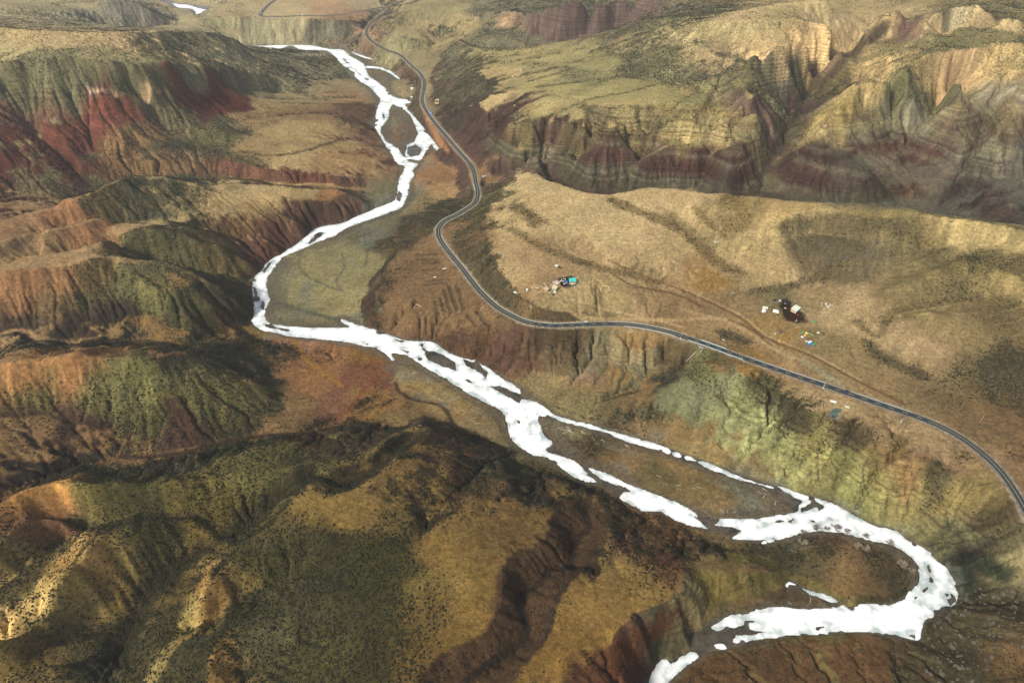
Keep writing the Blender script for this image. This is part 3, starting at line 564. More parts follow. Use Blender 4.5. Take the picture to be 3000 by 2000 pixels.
cx = np.concatenate([np.linspace(-2.2, -0.86, 120), np.arange(-0.855, 0.856, 0.00122/QUAL), np.linspace(0.86, 2.2, 120)])
gyr = CAM_Z*np.tan(th); rad = np.sqrt(CAM_Z**2+gyr**2)*0.97
VX = (cx[None, :]*rad[:, None]); VY = np.repeat(gyr[:, None], len(cx), 1)
VZ = height(VX, VY)
far_out = sstep(2350, 3200, VY)+sstep(1400, 2200, np.abs(VX))
VZ = VZ + np.clip(far_out, 0, 1)*(40+70*fbm(VX, VY, 900, 4, 77))*1.0
NR, NC = VX.shape
GI = np.arange(NR*NC).reshape(NR, NC)
def sheet(name, z, cellmask, mat, smooth=True):
    q = np.stack([GI[:-1, :-1], GI[:-1, 1:], GI[1:, 1:], GI[1:, :-1]], -1)[cellmask]
    used = np.unique(q); remap = np.full(NR*NC, -1, np.int64); remap[used] = np.arange(len(used))
    co = np.stack([VX.ravel()[used], VY.ravel()[used], z.ravel()[used]], 1)
    return big_mesh(name, co, remap[q], mat, smooth), used
# ------------------------------------------------------------------ soils, rock and plant cover
# (px, py, ground colour as seen, shade on dark slopes included, share covered by scrub); S on slopes, F on level land
S = [(40,230,120,115,75,35),(200,230,115,112,72,30),(400,230,125,122,80,20),(560,220,120,118,78,30),(700,190,140,138,95,30),(700,240,110,112,75,50),(860,200,130,130,90,40),
(30,330,130,85,60,10),(80,400,125,60,42,10),(40,480,110,50,35,5),(150,470,115,58,40,10),(60,560,85,50,38,10),(200,560,95,62,45,20),(270,400,135,68,48,5),(310,330,150,75,52,5),(360,350,140,65,45,5),(420,400,130,100,65,20),(250,480,110,62,45,10),(620,290,135,55,38,0),(560,310,130,60,42,10),(700,310,130,70,48,10),(500,320,110,100,68,40),(330,440,140,105,65,20),
(860,430,120,72,42,20),(980,440,130,75,45,20),(900,490,125,70,42,20),(1050,400,120,80,50,20),(1040,510,95,65,42,30),(780,500,120,75,45,20),(300,580,100,85,50,50),(200,610,150,105,65,5),(400,570,75,80,45,90),(500,590,85,85,50,80),(560,540,75,78,45,90),
(700,620,110,80,48,30),(850,620,115,78,45,30),(960,630,90,62,42,20),(1000,600,95,65,45,20),(1080,540,80,58,42,30),(100,700,165,130,85,5),(250,660,150,105,65,5),(450,690,90,88,48,80),(550,740,85,82,46,80),(640,720,100,85,48,50),(740,760,95,62,42,20),(800,730,95,58,40,10),
(80,830,170,120,75,10),(200,810,160,115,70,15),(270,790,130,105,62,30),(380,810,95,100,52,80),(480,830,90,95,50,80),(560,850,60,68,38,100),(620,880,62,70,38,100),(680,890,70,62,38,70),(450,880,100,95,52,70),(130,880,120,95,58,50),(250,870,100,88,52,50),(100,950,62,50,38,20),(250,950,58,45,34,10),(400,960,60,48,36,30),(540,930,80,75,42,60),(650,950,90,70,42,40),(600,920,85,80,45,60),
(60,1080,175,125,70,5),(170,1070,170,120,68,10),(220,1050,160,112,65,10),(100,1130,120,105,58,50),(250,1120,115,105,58,40),(370,1120,110,108,58,50),(450,1110,120,112,60,40),(600,1120,95,95,50,70),(700,1080,60,66,38,100),(560,1030,60,66,38,100),(780,1150,80,72,42,60),(640,1200,90,85,46,70),(420,1230,95,90,48,70),(150,1210,75,50,38,20),(80,1270,60,42,34,10),(230,1270,70,50,38,20),(560,1240,70,45,34,20),(500,1300,75,50,36,30),(430,1300,80,80,44,70),(400,990,55,60,36,80),(60,1010,55,55,35,80),(100,1340,45,36,30,10),
(700,1300,62,62,38,90),(700,1350,105,98,50,80),(420,1460,95,95,48,80),(250,1450,95,85,45,60),(100,1430,150,108,52,20),(550,1440,105,92,46,70),(650,1400,105,98,52,70),(600,1480,100,85,42,60),(300,1370,50,55,34,90),(520,1370,50,56,34,90),
(60,1560,120,80,45,30),(150,1530,125,82,46,20),(50,1620,150,125,75,60),(150,1620,145,125,78,70),(250,1620,150,115,62,20),(60,1750,190,160,95,10),(150,1740,185,155,92,10),(230,1700,150,125,68,20),(60,1830,165,135,78,20),(180,1820,110,95,50,40),(300,1750,120,98,50,40),(400,1560,95,95,48,80),(480,1540,85,88,45,80),(550,1590,115,95,45,30),(350,1650,115,98,52,40),(450,1650,75,72,38,80),(280,1870,50,55,30,70),(100,1930,110,90,45,30),(100,1980,95,75,42,40),(330,1960,55,55,32,70),(300,1900,65,70,38,70),
(500,1750,85,70,36,40),(540,1850,150,130,78,70),(480,1950,140,122,75,70),(610,1750,150,115,62,15),(580,1900,125,95,48,20),(640,1950,120,92,45,30),(760,1630,85,85,42,90),(800,1550,85,88,44,90),(850,1640,70,70,38,90),(700,1720,115,95,48,40),(760,1800,65,65,36,90),(850,1850,60,60,34,90),(750,1900,55,55,32,90),(900,1750,60,62,36,90),(950,1950,70,65,35,80),(680,1830,95,85,42,60),
(1000,1260,85,62,40,50),(1100,1290,75,60,40,60),(1050,1340,70,48,34,50),(950,1380,60,52,34,80),(1150,1330,60,55,36,80),(1250,1400,62,50,35,80),(1320,1440,75,55,36,60),(1300,1350,75,52,38,50),(1450,1380,62,58,38,80),(1560,1400,60,55,36,80),(1600,1440,75,58,38,70),(1520,1460,50,44,32,90),
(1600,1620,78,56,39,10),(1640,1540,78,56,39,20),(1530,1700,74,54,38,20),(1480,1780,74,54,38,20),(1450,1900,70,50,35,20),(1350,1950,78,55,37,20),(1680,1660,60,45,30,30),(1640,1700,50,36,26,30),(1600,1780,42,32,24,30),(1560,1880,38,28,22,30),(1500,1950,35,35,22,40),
(1780,1540,60,55,36,70),(1850,1520,70,52,34,60),(1880,1570,100,68,40,30),(1950,1560,115,82,50,20),(2050,1610,80,65,42,50),(1900,1600,90,58,36,40),(2000,1660,105,62,40,30),(1980,1720,120,78,42,10),(1850,1900,100,60,34,10),(1900,1870,95,65,40,20),(1950,1880,90,85,58,10),(2000,1820,110,95,62,10),(2040,1780,120,105,68,5),(1780,1960,110,65,34,10),(2120,1680,140,120,60,0),(2230,1690,120,105,55,10),
(1250,200,95,75,58,40),(1290,250,80,66,50,50),(1330,330,75,60,48,40),(1380,280,85,78,55,70),(1420,370,75,55,45,30),(1450,420,80,58,48,10),(1480,480,85,65,52,10),(1350,200,95,90,62,60),(1560,380,140,125,75,50),(1600,430,100,75,58,20),(1700,420,120,105,65,40),(1600,480,90,64,55,10),(1750,480,95,68,58,10),(1900,450,100,78,66,10),(1850,400,150,130,75,40),(1950,500,85,62,52,10),(1700,530,80,62,50,10),(1850,520,85,65,54,10),(2000,400,175,150,85,30),(2080,390,165,140,85,30),
(2050,470,85,55,48,5),(2150,470,80,52,46,5),(2100,530,85,75,62,5),(2200,390,140,120,80,20),(2230,330,110,85,72,5),(2300,290,95,105,68,70),(2250,200,90,98,60,80),(2330,200,90,100,62,70),(2220,240,100,98,62,70),(2260,150,215,180,125,15),(2350,130,210,175,118,20),(2430,120,205,172,115,20),(2450,160,180,150,100,20),(2400,210,80,62,55,5),(2330,300,82,60,54,5),(2380,290,85,75,50,30),(2300,400,80,70,50,30),(2450,260,95,82,52,30),
(2540,230,190,160,105,20),(2600,290,105,100,62,60),(2650,270,110,102,65,60),(2720,300,105,100,62,50),(2790,220,185,150,105,5),(2820,180,195,160,112,10),(2720,210,175,148,95,30),(2530,300,175,148,95,20),(2470,370,195,165,95,10),(2440,390,190,160,95,10),(2500,400,150,140,110,10),(2560,370,130,120,85,20),(2600,350,160,148,120,5),(2680,330,155,148,122,5),(2740,350,150,142,118,5),(2820,330,150,130,110,5),
(2500,450,95,62,55,5),(2600,430,100,70,60,5),(2700,400,110,78,68,5),(2750,420,105,75,66,5),(2850,400,120,95,80,5),(2400,480,75,55,48,10),(2500,500,110,105,90,5),(2600,510,125,120,100,5),(2700,470,105,75,64,5),(2550,560,80,85,55,20),(2650,560,125,95,72,5),(2720,520,140,140,115,10),(2800,480,140,145,115,10),(2900,460,150,150,118,10),(2750,580,95,95,78,10),(2850,560,90,92,78,20),(2950,600,85,85,72,20),(2950,480,130,135,110,10),(2920,330,120,110,88,10),(2960,280,165,150,120,10),(2960,180,185,155,100,20),(2950,370,90,68,58,10),
(2900,60,185,158,110,20),(2750,70,195,165,115,15),(2650,80,110,82,72,10),(2600,60,190,160,110,20),(2780,30,150,135,100,30),(2500,80,190,162,115,10),(2400,60,185,160,112,10),(2200,50,175,155,105,20),(1700,20,98,78,72,5),(1900,10,102,82,76,5),(1650,80,98,78,70,5),(1600,60,102,82,72,5),(2050,5,95,85,80,5),
(1300,100,110,105,72,70),(1350,140,110,108,75,60),(1250,90,105,105,72,80),(1180,50,130,115,82,30),(1150,120,140,130,90,20),(1420,110,180,145,105,10),(1500,120,130,110,80,30),(1450,140,100,80,68,20),(1050,60,90,95,72,80),(950,80,110,112,82,60),(850,80,165,152,112,10),(750,70,150,145,105,20),(800,110,165,158,115,10),(650,80,150,145,100,20),(700,120,160,155,110,10),(1000,120,105,110,80,60),(1070,130,130,105,80,30),(300,60,140,132,110,20),(150,50,145,138,105,20),(50,30,150,140,105,20),(420,50,120,112,95,30),
(1380,700,95,75,48,60),(1400,760,75,65,42,100),(1440,820,78,68,44,100),(1480,880,90,75,48,70),(1420,640,75,65,42,90),(1470,570,85,75,48,70),(1540,900,110,88,55,50),(2350,670,85,78,52,40),(2450,690,80,78,55,30),(2550,680,90,85,58,30),(2650,690,120,105,66,20),(2750,720,135,115,70,20),(2850,750,125,108,66,30),(2950,760,150,128,78,20),(2400,620,175,150,98,5),(2600,620,172,148,95,5),(2800,650,170,146,94,5),(2950,680,165,142,92,10),
(1100,800,70,58,38,60),(1150,760,75,60,40,60),(1090,900,70,52,38,40),(1250,990,100,72,52,10),(1150,970,115,88,60,5),(1400,1000,95,68,45,20),(1330,1020,98,71,50,5),(1500,1020,98,66,47,5),(1560,1040,106,78,56,5),(1450,1060,100,66,48,10),(1550,1120,105,78,52,10),(1650,1050,110,90,62,10),(1600,980,85,68,46,40),(1700,1000,85,70,45,40),(1760,1050,120,108,78,5),(1850,1060,150,130,90,5),(1880,1100,125,118,82,5),(1820,1120,100,92,62,10),(1750,1120,130,105,78,5),(1900,1050,145,128,90,5),(1960,1010,90,75,48,40),(1700,1180,110,88,58,20),(1850,1200,80,72,48,50),(1950,1130,60,58,45,20),
(1960,1160,112,116,76,8),(2020,1150,110,114,74,12),(2050,1090,95,92,55,50),(2100,1150,110,118,72,40),(2000,1230,105,110,66,40),(2100,1230,130,132,82,15),(2180,1180,105,105,62,40),(2200,1250,150,148,92,5),(2130,1310,130,125,78,10),(2230,1330,125,118,70,10),(2230,1130,70,65,40,80),(2330,1220,75,70,45,80),(2330,1300,125,118,70,20),(2400,1280,110,98,55,40),(2450,1350,125,115,65,15),(2500,1270,75,62,40,70),(2520,1420,125,118,68,10),(2600,1390,125,110,62,10),(2400,1400,120,110,66,10),(2680,1440,120,105,60,10),(2650,1360,130,100,60,10),(2760,1400,75,65,42,60),(2800,1440,130,110,62,10),(2700,1520,120,110,70,10),(2850,1480,125,105,60,10),(2780,1560,105,98,66,20),(2900,1540,90,75,48,40),(2850,1600,130,122,85,5),(2700,1580,110,105,68,10),(2950,1650,150,135,92,5),(2830,1640,38,48,32,20),(2900,1640,45,52,34,20),(2800,1720,42,45,32,20),(2880,1720,60,55,36,20),(2850,1850,75,65,40,10),(2950,1800,65,55,36,20),(2950,1950,95,72,42,30),(2800,1950,65,58,38,20),(2750,1880,80,70,45,10),(2990,1900,85,72,45,30)]  # darkest seeds by the undercut bend hold its shade
F = [(850,30,190,165,120,0),(700,20,175,155,110,10),(650,30,170,150,108,10),(950,30,180,145,105,5),(1020,45,165,130,95,10),(600,40,165,150,110,10),(1100,15,170,150,112,10),(1280,30,155,140,95,10),(1350,60,170,148,100,5),(1420,30,130,128,90,30),(1500,50,120,122,85,40),
(60,130,195,165,110,15),(200,110,195,165,112,15),(350,120,205,172,118,20),(500,120,210,178,122,20),(600,140,205,170,118,20),(150,160,150,140,95,30),(30,150,185,165,112,10),(280,165,165,148,100,20),(750,180,135,132,90,40),(850,150,150,148,105,40),(850,240,125,122,80,50),(950,200,125,122,82,40),(950,260,165,142,98,5),(850,285,165,142,95,5),(1000,280,165,130,88,5),(900,330,150,118,75,10),(1050,330,110,82,58,30),
(820,390,178,150,98,5),(900,410,170,142,92,5),(760,430,160,132,85,10),(860,470,185,155,102,5),(950,470,165,130,82,5),(640,350,105,100,65,60),(560,360,120,105,68,40),(720,350,150,122,80,20),(640,400,110,105,62,50),(600,460,75,80,48,90),(520,450,70,76,45,90),(700,480,110,90,55,60),(420,470,100,90,55,50),
(700,560,185,155,105,5),(800,570,180,150,98,5),(900,560,170,142,92,5),(650,600,172,145,95,10),(780,610,170,138,88,10),(980,575,150,105,65,10),(900,620,120,82,48,30),(60,730,175,140,92,2),(150,700,180,145,98,2),(60,690,150,110,72,2),
(900,850,150,138,90,0),(1000,900,155,140,92,0),(1050,760,140,128,85,5),(950,770,145,132,88,0),(1100,680,110,105,75,10),(850,930,120,118,82,0),(1000,940,118,118,84,0),(820,830,128,125,88,0),(1160,600,120,112,78,10),(1050,620,105,110,88,0),(1300,510,150,110,72,5),(1290,560,160,125,80,5),(1240,600,130,110,72,20),(1300,600,60,58,42,100),(1250,640,60,58,42,100),(1350,480,140,105,72,5),
(1180,380,120,95,68,5),(1150,350,130,112,78,5),(1140,230,140,125,85,5),(1180,260,150,130,92,5),(1230,350,135,112,80,10),(1270,420,125,105,78,10),(1250,750,135,105,70,10),(1300,800,135,102,66,10),(1220,820,125,95,62,20),(1150,850,100,78,50,40),(1350,900,120,92,60,20),(1250,900,130,100,64,15),(1180,930,120,95,62,10),(1300,700,135,105,68,10),(1180,700,80,66,44,60),(1450,930,110,88,58,30),(1400,940,115,90,58,20),
(850,1000,165,112,70,5),(950,1060,155,108,62,5),(900,1120,150,105,62,5),(1080,1050,140,100,45,5),(1100,1100,150,82,52,0),(1050,1120,150,85,52,0),(1000,1180,140,90,50,5),(1080,1180,150,110,55,5),(850,1200,130,100,62,10),(720,980,140,108,58,10),(800,1060,140,100,62,10),
(1200,1080,150,122,72,2),(1300,1150,150,125,78,2),(1300,1200,155,125,75,2),(1400,1240,140,118,78,2),(1450,1290,120,105,68,5),(1250,1220,130,105,62,10),(1550,1340,110,98,62,10),(1600,1380,100,85,50,20),(1000,1290,120,110,60,30),(950,1310,105,100,55,50),
(1130,1370,140,108,58,10),(1000,1480,145,115,55,5),(1100,1440,150,118,58,2),(1180,1450,140,110,55,10),(1160,1500,120,98,50,30),(1300,1550,135,105,52,10),(1380,1520,130,102,52,5),(1260,1600,140,108,50,3),(1400,1600,135,105,52,3),(1350,1700,140,110,52,3),(1400,1780,145,112,50,3),(1250,1720,120,98,48,20),(1250,1800,115,92,44,20),(1350,1850,130,100,44,3),(1150,1700,85,78,42,60),(1100,1600,90,82,42,60),(1050,1700,62,58,34,90),(1130,1900,88,78,38,50),(1000,1600,75,75,40,80),(1020,1800,60,56,32,90),(1200,1950,110,85,40,30),(1050,1980,70,62,34,70),(960,1600,75,75,40,90),(880,1700,62,62,36,90),
(1570,1500,140,108,55,2),(1600,1540,135,105,55,2),(1480,1500,125,95,50,10),(1440,1400,105,80,46,30),(1800,1650,145,115,60,10),(1880,1700,150,118,60,10),(1750,1750,150,115,55,8),(1850,1780,150,116,55,8),(1700,1850,145,110,48,8),(1650,1950,140,105,45,8),(1800,1850,145,110,48,8),(1600,1980,130,98,42,8),(1950,1640,120,85,50,20),(1920,1520,125,92,55,10),(1850,1600,100,75,45,40),
(2300,1920,105,75,45,10),(2500,1920,110,78,46,10),(2200,1970,100,72,42,15),(2600,1980,95,72,42,15),(2650,1920,90,70,44,15),(2450,1680,140,110,68,5),(2350,1630,105,90,58,30),(2250,1620,75,68,44,70),(2500,1700,130,102,62,5),(2550,1640,95,78,50,40),(2400,1600,85,65,42,60),(2480,1640,135,105,66,10),(2620,1700,85,70,46,40),(2450,1750,140,108,62,5),(2550,1740,110,85,52,10),(2200,1740,125,100,62,5),(2150,1770,120,105,66,5),(2300,1760,90,72,45,5),
(1700,1280,140,125,80,5),(1800,1330,120,95,55,10),(1750,1310,80,65,38,30),(1850,1350,150,120,78,2),(1950,1400,120,105,65,2),(2050,1430,130,108,66,2),(2000,1370,150,120,72,2),(2200,1470,125,115,82,2),(2150,1500,150,120,75,2),(1700,1330,85,68,40,20),(2270,1480,140,112,72,2),
(1500,170,165,148,95,15),(1600,170,160,145,92,10),(1750,190,150,138,88,10),(1850,170,110,112,72,60),(1900,110,105,108,70,70),(1980,70,115,115,75,60),(1950,160,110,112,70,60),(2000,210,125,125,80,40),(2080,200,100,108,66,70),(1550,250,165,148,95,5),(1480,220,185,158,105,5),(1440,300,200,170,115,2),(1500,300,185,160,108,5),(1650,260,155,142,90,10),(1800,270,158,144,90,5),(1900,300,165,148,92,5),(1650,320,175,155,100,3),(1800,350,180,155,98,5),(2050,300,140,130,80,30),(2120,260,150,138,85,30),(2100,330,160,142,86,30),(2170,330,170,145,90,20),(1700,230,130,125,80,20),(1550,200,150,138,90,20),
(2100,80,195,165,115,5),(2150,100,200,170,118,10),(2200,110,190,162,110,10),(2300,90,180,155,105,15),(2350,70,170,148,100,15),(2450,50,180,155,105,10),(2050,110,120,118,78,50),(2600,150,150,132,85,20),(2700,140,130,118,75,30),(2850,120,130,118,75,30),(2950,100,140,125,80,30),(2700,170,150,132,85,20),(2500,230,120,105,66,30),(2400,330,110,95,62,30),(2900,180,165,145,92,20),
(1560,530,190,162,112,2),(1620,580,195,165,112,2),(1580,620,190,160,108,2),(1700,620,195,166,115,2),(1800,680,190,162,112,1),(1900,700,190,160,110,1),(1950,740,185,155,105,1),(1850,760,180,150,102,2),(1540,760,165,135,92,10),(1600,740,165,135,92,15),(1500,780,185,155,105,2),(1560,830,165,132,90,2),(1640,870,170,145,98,1),(1700,900,175,150,100,1),(1800,880,165,140,92,2),(1900,880,160,130,88,5),(2000,900,150,120,80,5),(1960,930,145,115,75,10),(1850,600,120,100,60,30),(1650,690,120,98,60,50),(1760,770,110,90,56,50),(1580,660,115,95,58,50),
(2030,590,190,160,110,2),(2100,620,190,160,108,2),(2130,570,130,110,60,30),(2160,620,110,95,52,50),(2200,680,185,155,105,2),(2250,740,185,155,105,2),(2270,620,185,155,98,2),(2200,590,150,125,75,20),(2080,730,130,108,66,30),(2120,770,110,92,58,60),(2220,800,165,138,92,2),(2300,760,175,148,100,2),(2350,750,120,100,68,20),(2450,770,110,95,66,20),(2400,720,100,90,64,20),(2050,800,165,130,82,2),(2200,880,140,115,75,10),(2280,870,120,108,72,20),(2400,860,150,125,85,5),(2500,870,185,155,108,2),(2450,900,175,148,102,2),(2600,860,150,125,82,5),(2700,830,125,108,68,20),(2800,800,110,98,60,30),(2900,800,115,98,60,30),(2600,960,180,150,105,2),(2550,920,165,138,95,5),(2700,960,150,125,82,5),(2800,960,140,118,76,10),(2900,950,120,100,62,20),(2650,1020,180,150,105,2),(2700,1060,160,132,90,5),(2560,1040,75,66,44,90),(2620,1080,80,68,45,80),(2500,980,90,78,52,60),(2800,1070,105,90,58,40),(2900,1080,80,70,46,70),(2950,1150,90,75,48,50),(2850,1180,110,90,56,30),(2950,1250,115,88,55,20),(2900,1250,120,95,60,20),(2500,1070,150,125,82,3),(2450,1050,140,118,78,5),(2380,1060,150,122,80,5),(2320,1010,150,122,80,5),(2250,1000,150,122,80,5),(2150,1000,160,130,85,5),(2250,950,150,120,70,5),(2700,1180,130,108,70,15),(2600,1150,150,122,80,5),
(2300,1130,150,120,78,10),(2400,1180,170,142,98,3),(2500,1210,180,150,102,2),(2600,1240,150,122,82,5),(2700,1290,170,140,98,2),(2750,1320,165,135,95,2),(2850,1370,150,120,82,5),(2950,1450,130,102,66,10),(2850,1420,150,118,78,5),(2060,1060,115,95,58,10),(2150,1080,120,95,55,10),(2200,1095,145,108,50,3),(2700,1350,140,105,66,10),(1850,990,150,118,72,1),(1880,1000,150,118,72,1),(2120,1680,120,100,58,5),(2850,1850,75,65,40,10),(2950,1800,65,55,36,20),(2950,1950,95,72,42,30),(2800,1950,65,58,38,20)]
DROP = {(1850,600),(1650,690),(1760,770),(1580,660),(2130,570),(2160,620),(2120,770),(2080,730),(2560,1040),(2620,1080),(2500,980)}
F += [(2240,480,85,70,55,10),(2350,440,95,80,60,10),(2550,545,95,95,70,10),(2650,500,110,95,75,5),(2750,470,110,95,80,5),(2850,440,130,115,95,5),(2900,560,95,92,75,15),(2450,520,85,80,62,10),(2230,552,72,62,50,5),(1700,545,80,62,50,5),(2600,420,105,80,66,5),(2300,430,80,66,52,10),(2950,430,125,115,92,5),(2400,400,130,112,75,10),(2700,380,140,130,105,5),(2270,500,75,62,50,8)]
S = [(q[0], q[1], q[2]*1.16, q[3]*1.14, q[4]*1.1, q[5]) if (q[0] < 700 and q[1] > 1380 and q[5] < 80) else q for q in S]
F = [q for q in F if q[:2] not in DROP]; S = [q for q in S if q[:2] not in {(2350,670),(2450,690),(2550,680)}]
S = [(q[0], q[1], q[2]*0.84, q[3]*0.84, q[4]*0.78, q[5]) if (q[0] > 2450 and 315 < q[1] < 640) else q for q in S]
# scrub, darker turf and some painted shade along swales and gullies: (colour, half width, scrub, line)
S = [(q[0], q[1], q[2]*1.12, q[3]*1.14, q[4]*1.16, q[5]*0.45) if (1950 < q[0] < 2960 and 1090 < q[1] < 1570 and q[2] > 85) else q for q in S]
S = [(q[0], q[1], q[2]*0.86, q[3]*0.86, q[4]*0.80, q[5]) if (q[2] > 1.75*q[3]) else q for q in S]
S = [(q[0], q[1], q[2]*0.82, q[3]*0.82, q[4]*0.76, q[5]) if (q[5] >= 50 and q[1] > 1250 and q[0] < 1700) else q for q in S]
F = [(q[0], q[1], q[2]*0.82, q[3]*0.82, q[4]*0.76, q[5]) if (q[5] >= 50 and q[1] > 1250 and q[0] < 1700) else q for q in F]
F = [(q[0], q[1], q[2]*0.9, q[3]*0.94, q[4]*0.9, q[5]) if (q[2] > 1.7*q[3]) else q for q in F]
S = [(q[0], q[1], q[2]*0.88, q[3]*0.88, q[4]*0.82, q[5]) if (q[5] >= 80 and q[1] > 1330 and q[0] < 1300) else q for q in S]
F = [(q[0], q[1], q[2]*0.88, q[3]*0.88, q[4]*0.82, q[5]) if (q[5] >= 60 and q[1] > 1330 and q[0] < 1300) else q for q in F]
BANDS = [((66,56,42),7,25,[(2214,556),(2264,451),(2323,353),(2362,276),(2408,242),(2459,196),(2489,157),(2544,123),(2600,80)]),((96,86,58),8,40,[(2290,668),(2340,658),(2420,656),(2500,656),(2580,657),(2650,662)]),((100,90,64),22,12,[(2330,715),(2420,720),(2510,725),(2570,735)]),((112,94,58),9,65,[(1796,584),(1835,606),(1969,658),(2047,714),(2103,770),(2170,798)]),((120,102,60),17,30,[(2140,584),(2170,625),(2150,665)]),((122,104,66),6,35,[(2036,610),(2069,647),(2125,692)]),
 ((120,100,64),8,45,[(1500,670),(1567,714),(1645,748),(1712,770),(1835,803),(1935,826)]),((112,94,60),12,60,[(1520,600),(1545,630),(1575,650)]),((110,96,64),6,65,[(2192,859),(2281,842),(2381,820),(2471,770)]),
 ((110,94,60),5,50,[(2510,943),(2571,982),(2616,915),(2728,893),(2840,870)]),((92,82,54),10,95,[(2549,1007),(2574,1037),(2638,1071),(2702,1101)]),((112,106,70),4,90,[(1549,238),(1638,213),(1681,200)]),((112,106,70),4,90,[(1574,255),(1681,242),(1808,225),(1872,204),(1936,179)]),
 ((112,106,70),4,90,[(1638,328),(1723,293),(1829,272),(1957,238)]),((100,85,58),2.5,80,[(808,302),(900,303),(1000,306)]),((100,80,52),3.5,80,[(702,442),(787,455),(893,442),(1000,408)]),
 ((46,43,29),12,100,[(893,1398),(808,1466),(723,1538),(638,1585),(510,1683),(425,1729),(400,1800),(361,1916),(272,1963)]),((46,42,29),10,100,[(900,1398),(1000,1410),(1094,1372),(1150,1320),(1260,1268)]),((70,66,42),6,95,[(468,1496),(298,1542),(213,1530)]),  # lower left gullies darkened for dense shrubs plus the shade between slopes
 ((100,88,60),6,70,[(2280,850),(2330,835)]),((78,68,46),9,95,[(2115,975),(2150,985),(2185,1000)]),((74,66,44),10,95,[(2205,1120),(2230,1140),(2240,1160)]),((76,66,44),9,95,[(2320,1205),(2340,1230),(2360,1250)]),((76,66,44),9,95,[(2480,1245),(2530,1260),(2520,1290)]),
 ((70,64,44),8,100,[(1180,668),(1240,640),(1300,612),(1350,596)]),((82,72,48),8,85,[(1340,680),(1370,740),(1410,800),(1450,850),(1480,885)])]
# patches with an edge of their own: (colour, feather in metres, scrub or -1 to keep, outline)
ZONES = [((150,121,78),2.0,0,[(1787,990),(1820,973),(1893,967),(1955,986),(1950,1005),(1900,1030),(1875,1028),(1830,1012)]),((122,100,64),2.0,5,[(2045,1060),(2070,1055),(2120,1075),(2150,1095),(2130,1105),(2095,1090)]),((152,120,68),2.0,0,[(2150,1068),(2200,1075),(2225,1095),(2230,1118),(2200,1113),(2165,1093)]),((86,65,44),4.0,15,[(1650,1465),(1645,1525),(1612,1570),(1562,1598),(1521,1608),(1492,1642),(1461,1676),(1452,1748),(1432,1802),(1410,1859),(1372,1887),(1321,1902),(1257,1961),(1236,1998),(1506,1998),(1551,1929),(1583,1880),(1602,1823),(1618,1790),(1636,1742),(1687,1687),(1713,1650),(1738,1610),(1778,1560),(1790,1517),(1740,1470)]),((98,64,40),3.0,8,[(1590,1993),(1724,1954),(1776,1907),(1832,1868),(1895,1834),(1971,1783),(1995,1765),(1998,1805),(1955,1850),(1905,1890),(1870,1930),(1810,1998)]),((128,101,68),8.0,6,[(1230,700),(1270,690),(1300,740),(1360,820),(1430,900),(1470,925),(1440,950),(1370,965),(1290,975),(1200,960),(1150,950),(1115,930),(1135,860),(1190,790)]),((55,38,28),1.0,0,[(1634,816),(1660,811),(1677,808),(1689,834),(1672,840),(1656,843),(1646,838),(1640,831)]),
 ((52,36,26),3.0,0,[(2282,894),(2290,876),(2305,873),(2321,884),(2318,898),(2345,910),(2362,928),(2366,942),(2330,945),(2308,940),(2289,917)]),
 ((160,128,72),5.0,0,[(2271,980),(2308,968),(2340,961),(2345,972),(2328,992),(2312,1015),(2292,1008),(2277,993)]),
 ((150,118,66),4.0,0,[(2058,788),(2170,824),(2085,858),(2045,850),(2030,835)]),
 ((90,48,34),6.0,0,[(583,272),(651,272),(702,293),(749,315),(723,330),(612,332),(566,298)]),
 ((190,160,125),4.0,0,[(255,264),(345,270),(350,284),(262,282)]),((195,165,120),4.0,0,[(380,275),(470,266),(475,278),(390,284)]),
 ((92,112,108),1.2,0,[(2430,1207),(2440,1198),(2451,1194),(2458,1196),(2468,1199),(2470,1210),(2476,1220),(2462,1231),(2445,1229),(2434,1224)]),
 ((130,88,56),6.0,0,[(1040,1090),(1090,1050),(1140,1070),(1152,1100),(1110,1130),(1060,1140)]),
 ((58,64,45),4.0,10,[(2790,1640),(2900,1630),(2960,1670),(2940,1700),(2890,1690),(2850,1670),(2835,1690),(2870,1730),(2820,1740),(2808,1700)]),  # shade of the undercut bank at the bend, painted into the ground colour
 ((122,124,86),5.0,5,[(1920,1150),(1975,1130),(2010,1100),(2025,1110),(1990,1180),(1950,1200),(1925,1185)]),
 ((215,180,125),5.0,5,[(2180,158),(2250,138),(2350,118),(2450,126),(2470,150),(2400,160),(2300,150),(2240,152),(2195,166)]),
 ((120,122,100),3.0,0,[(1060,610),(1140,560),(1165,590),(1120,605),(1070,622)]),((118,118,92),2.0,0,[(1190,455),(1230,460),(1220,475),(1195,472)])]
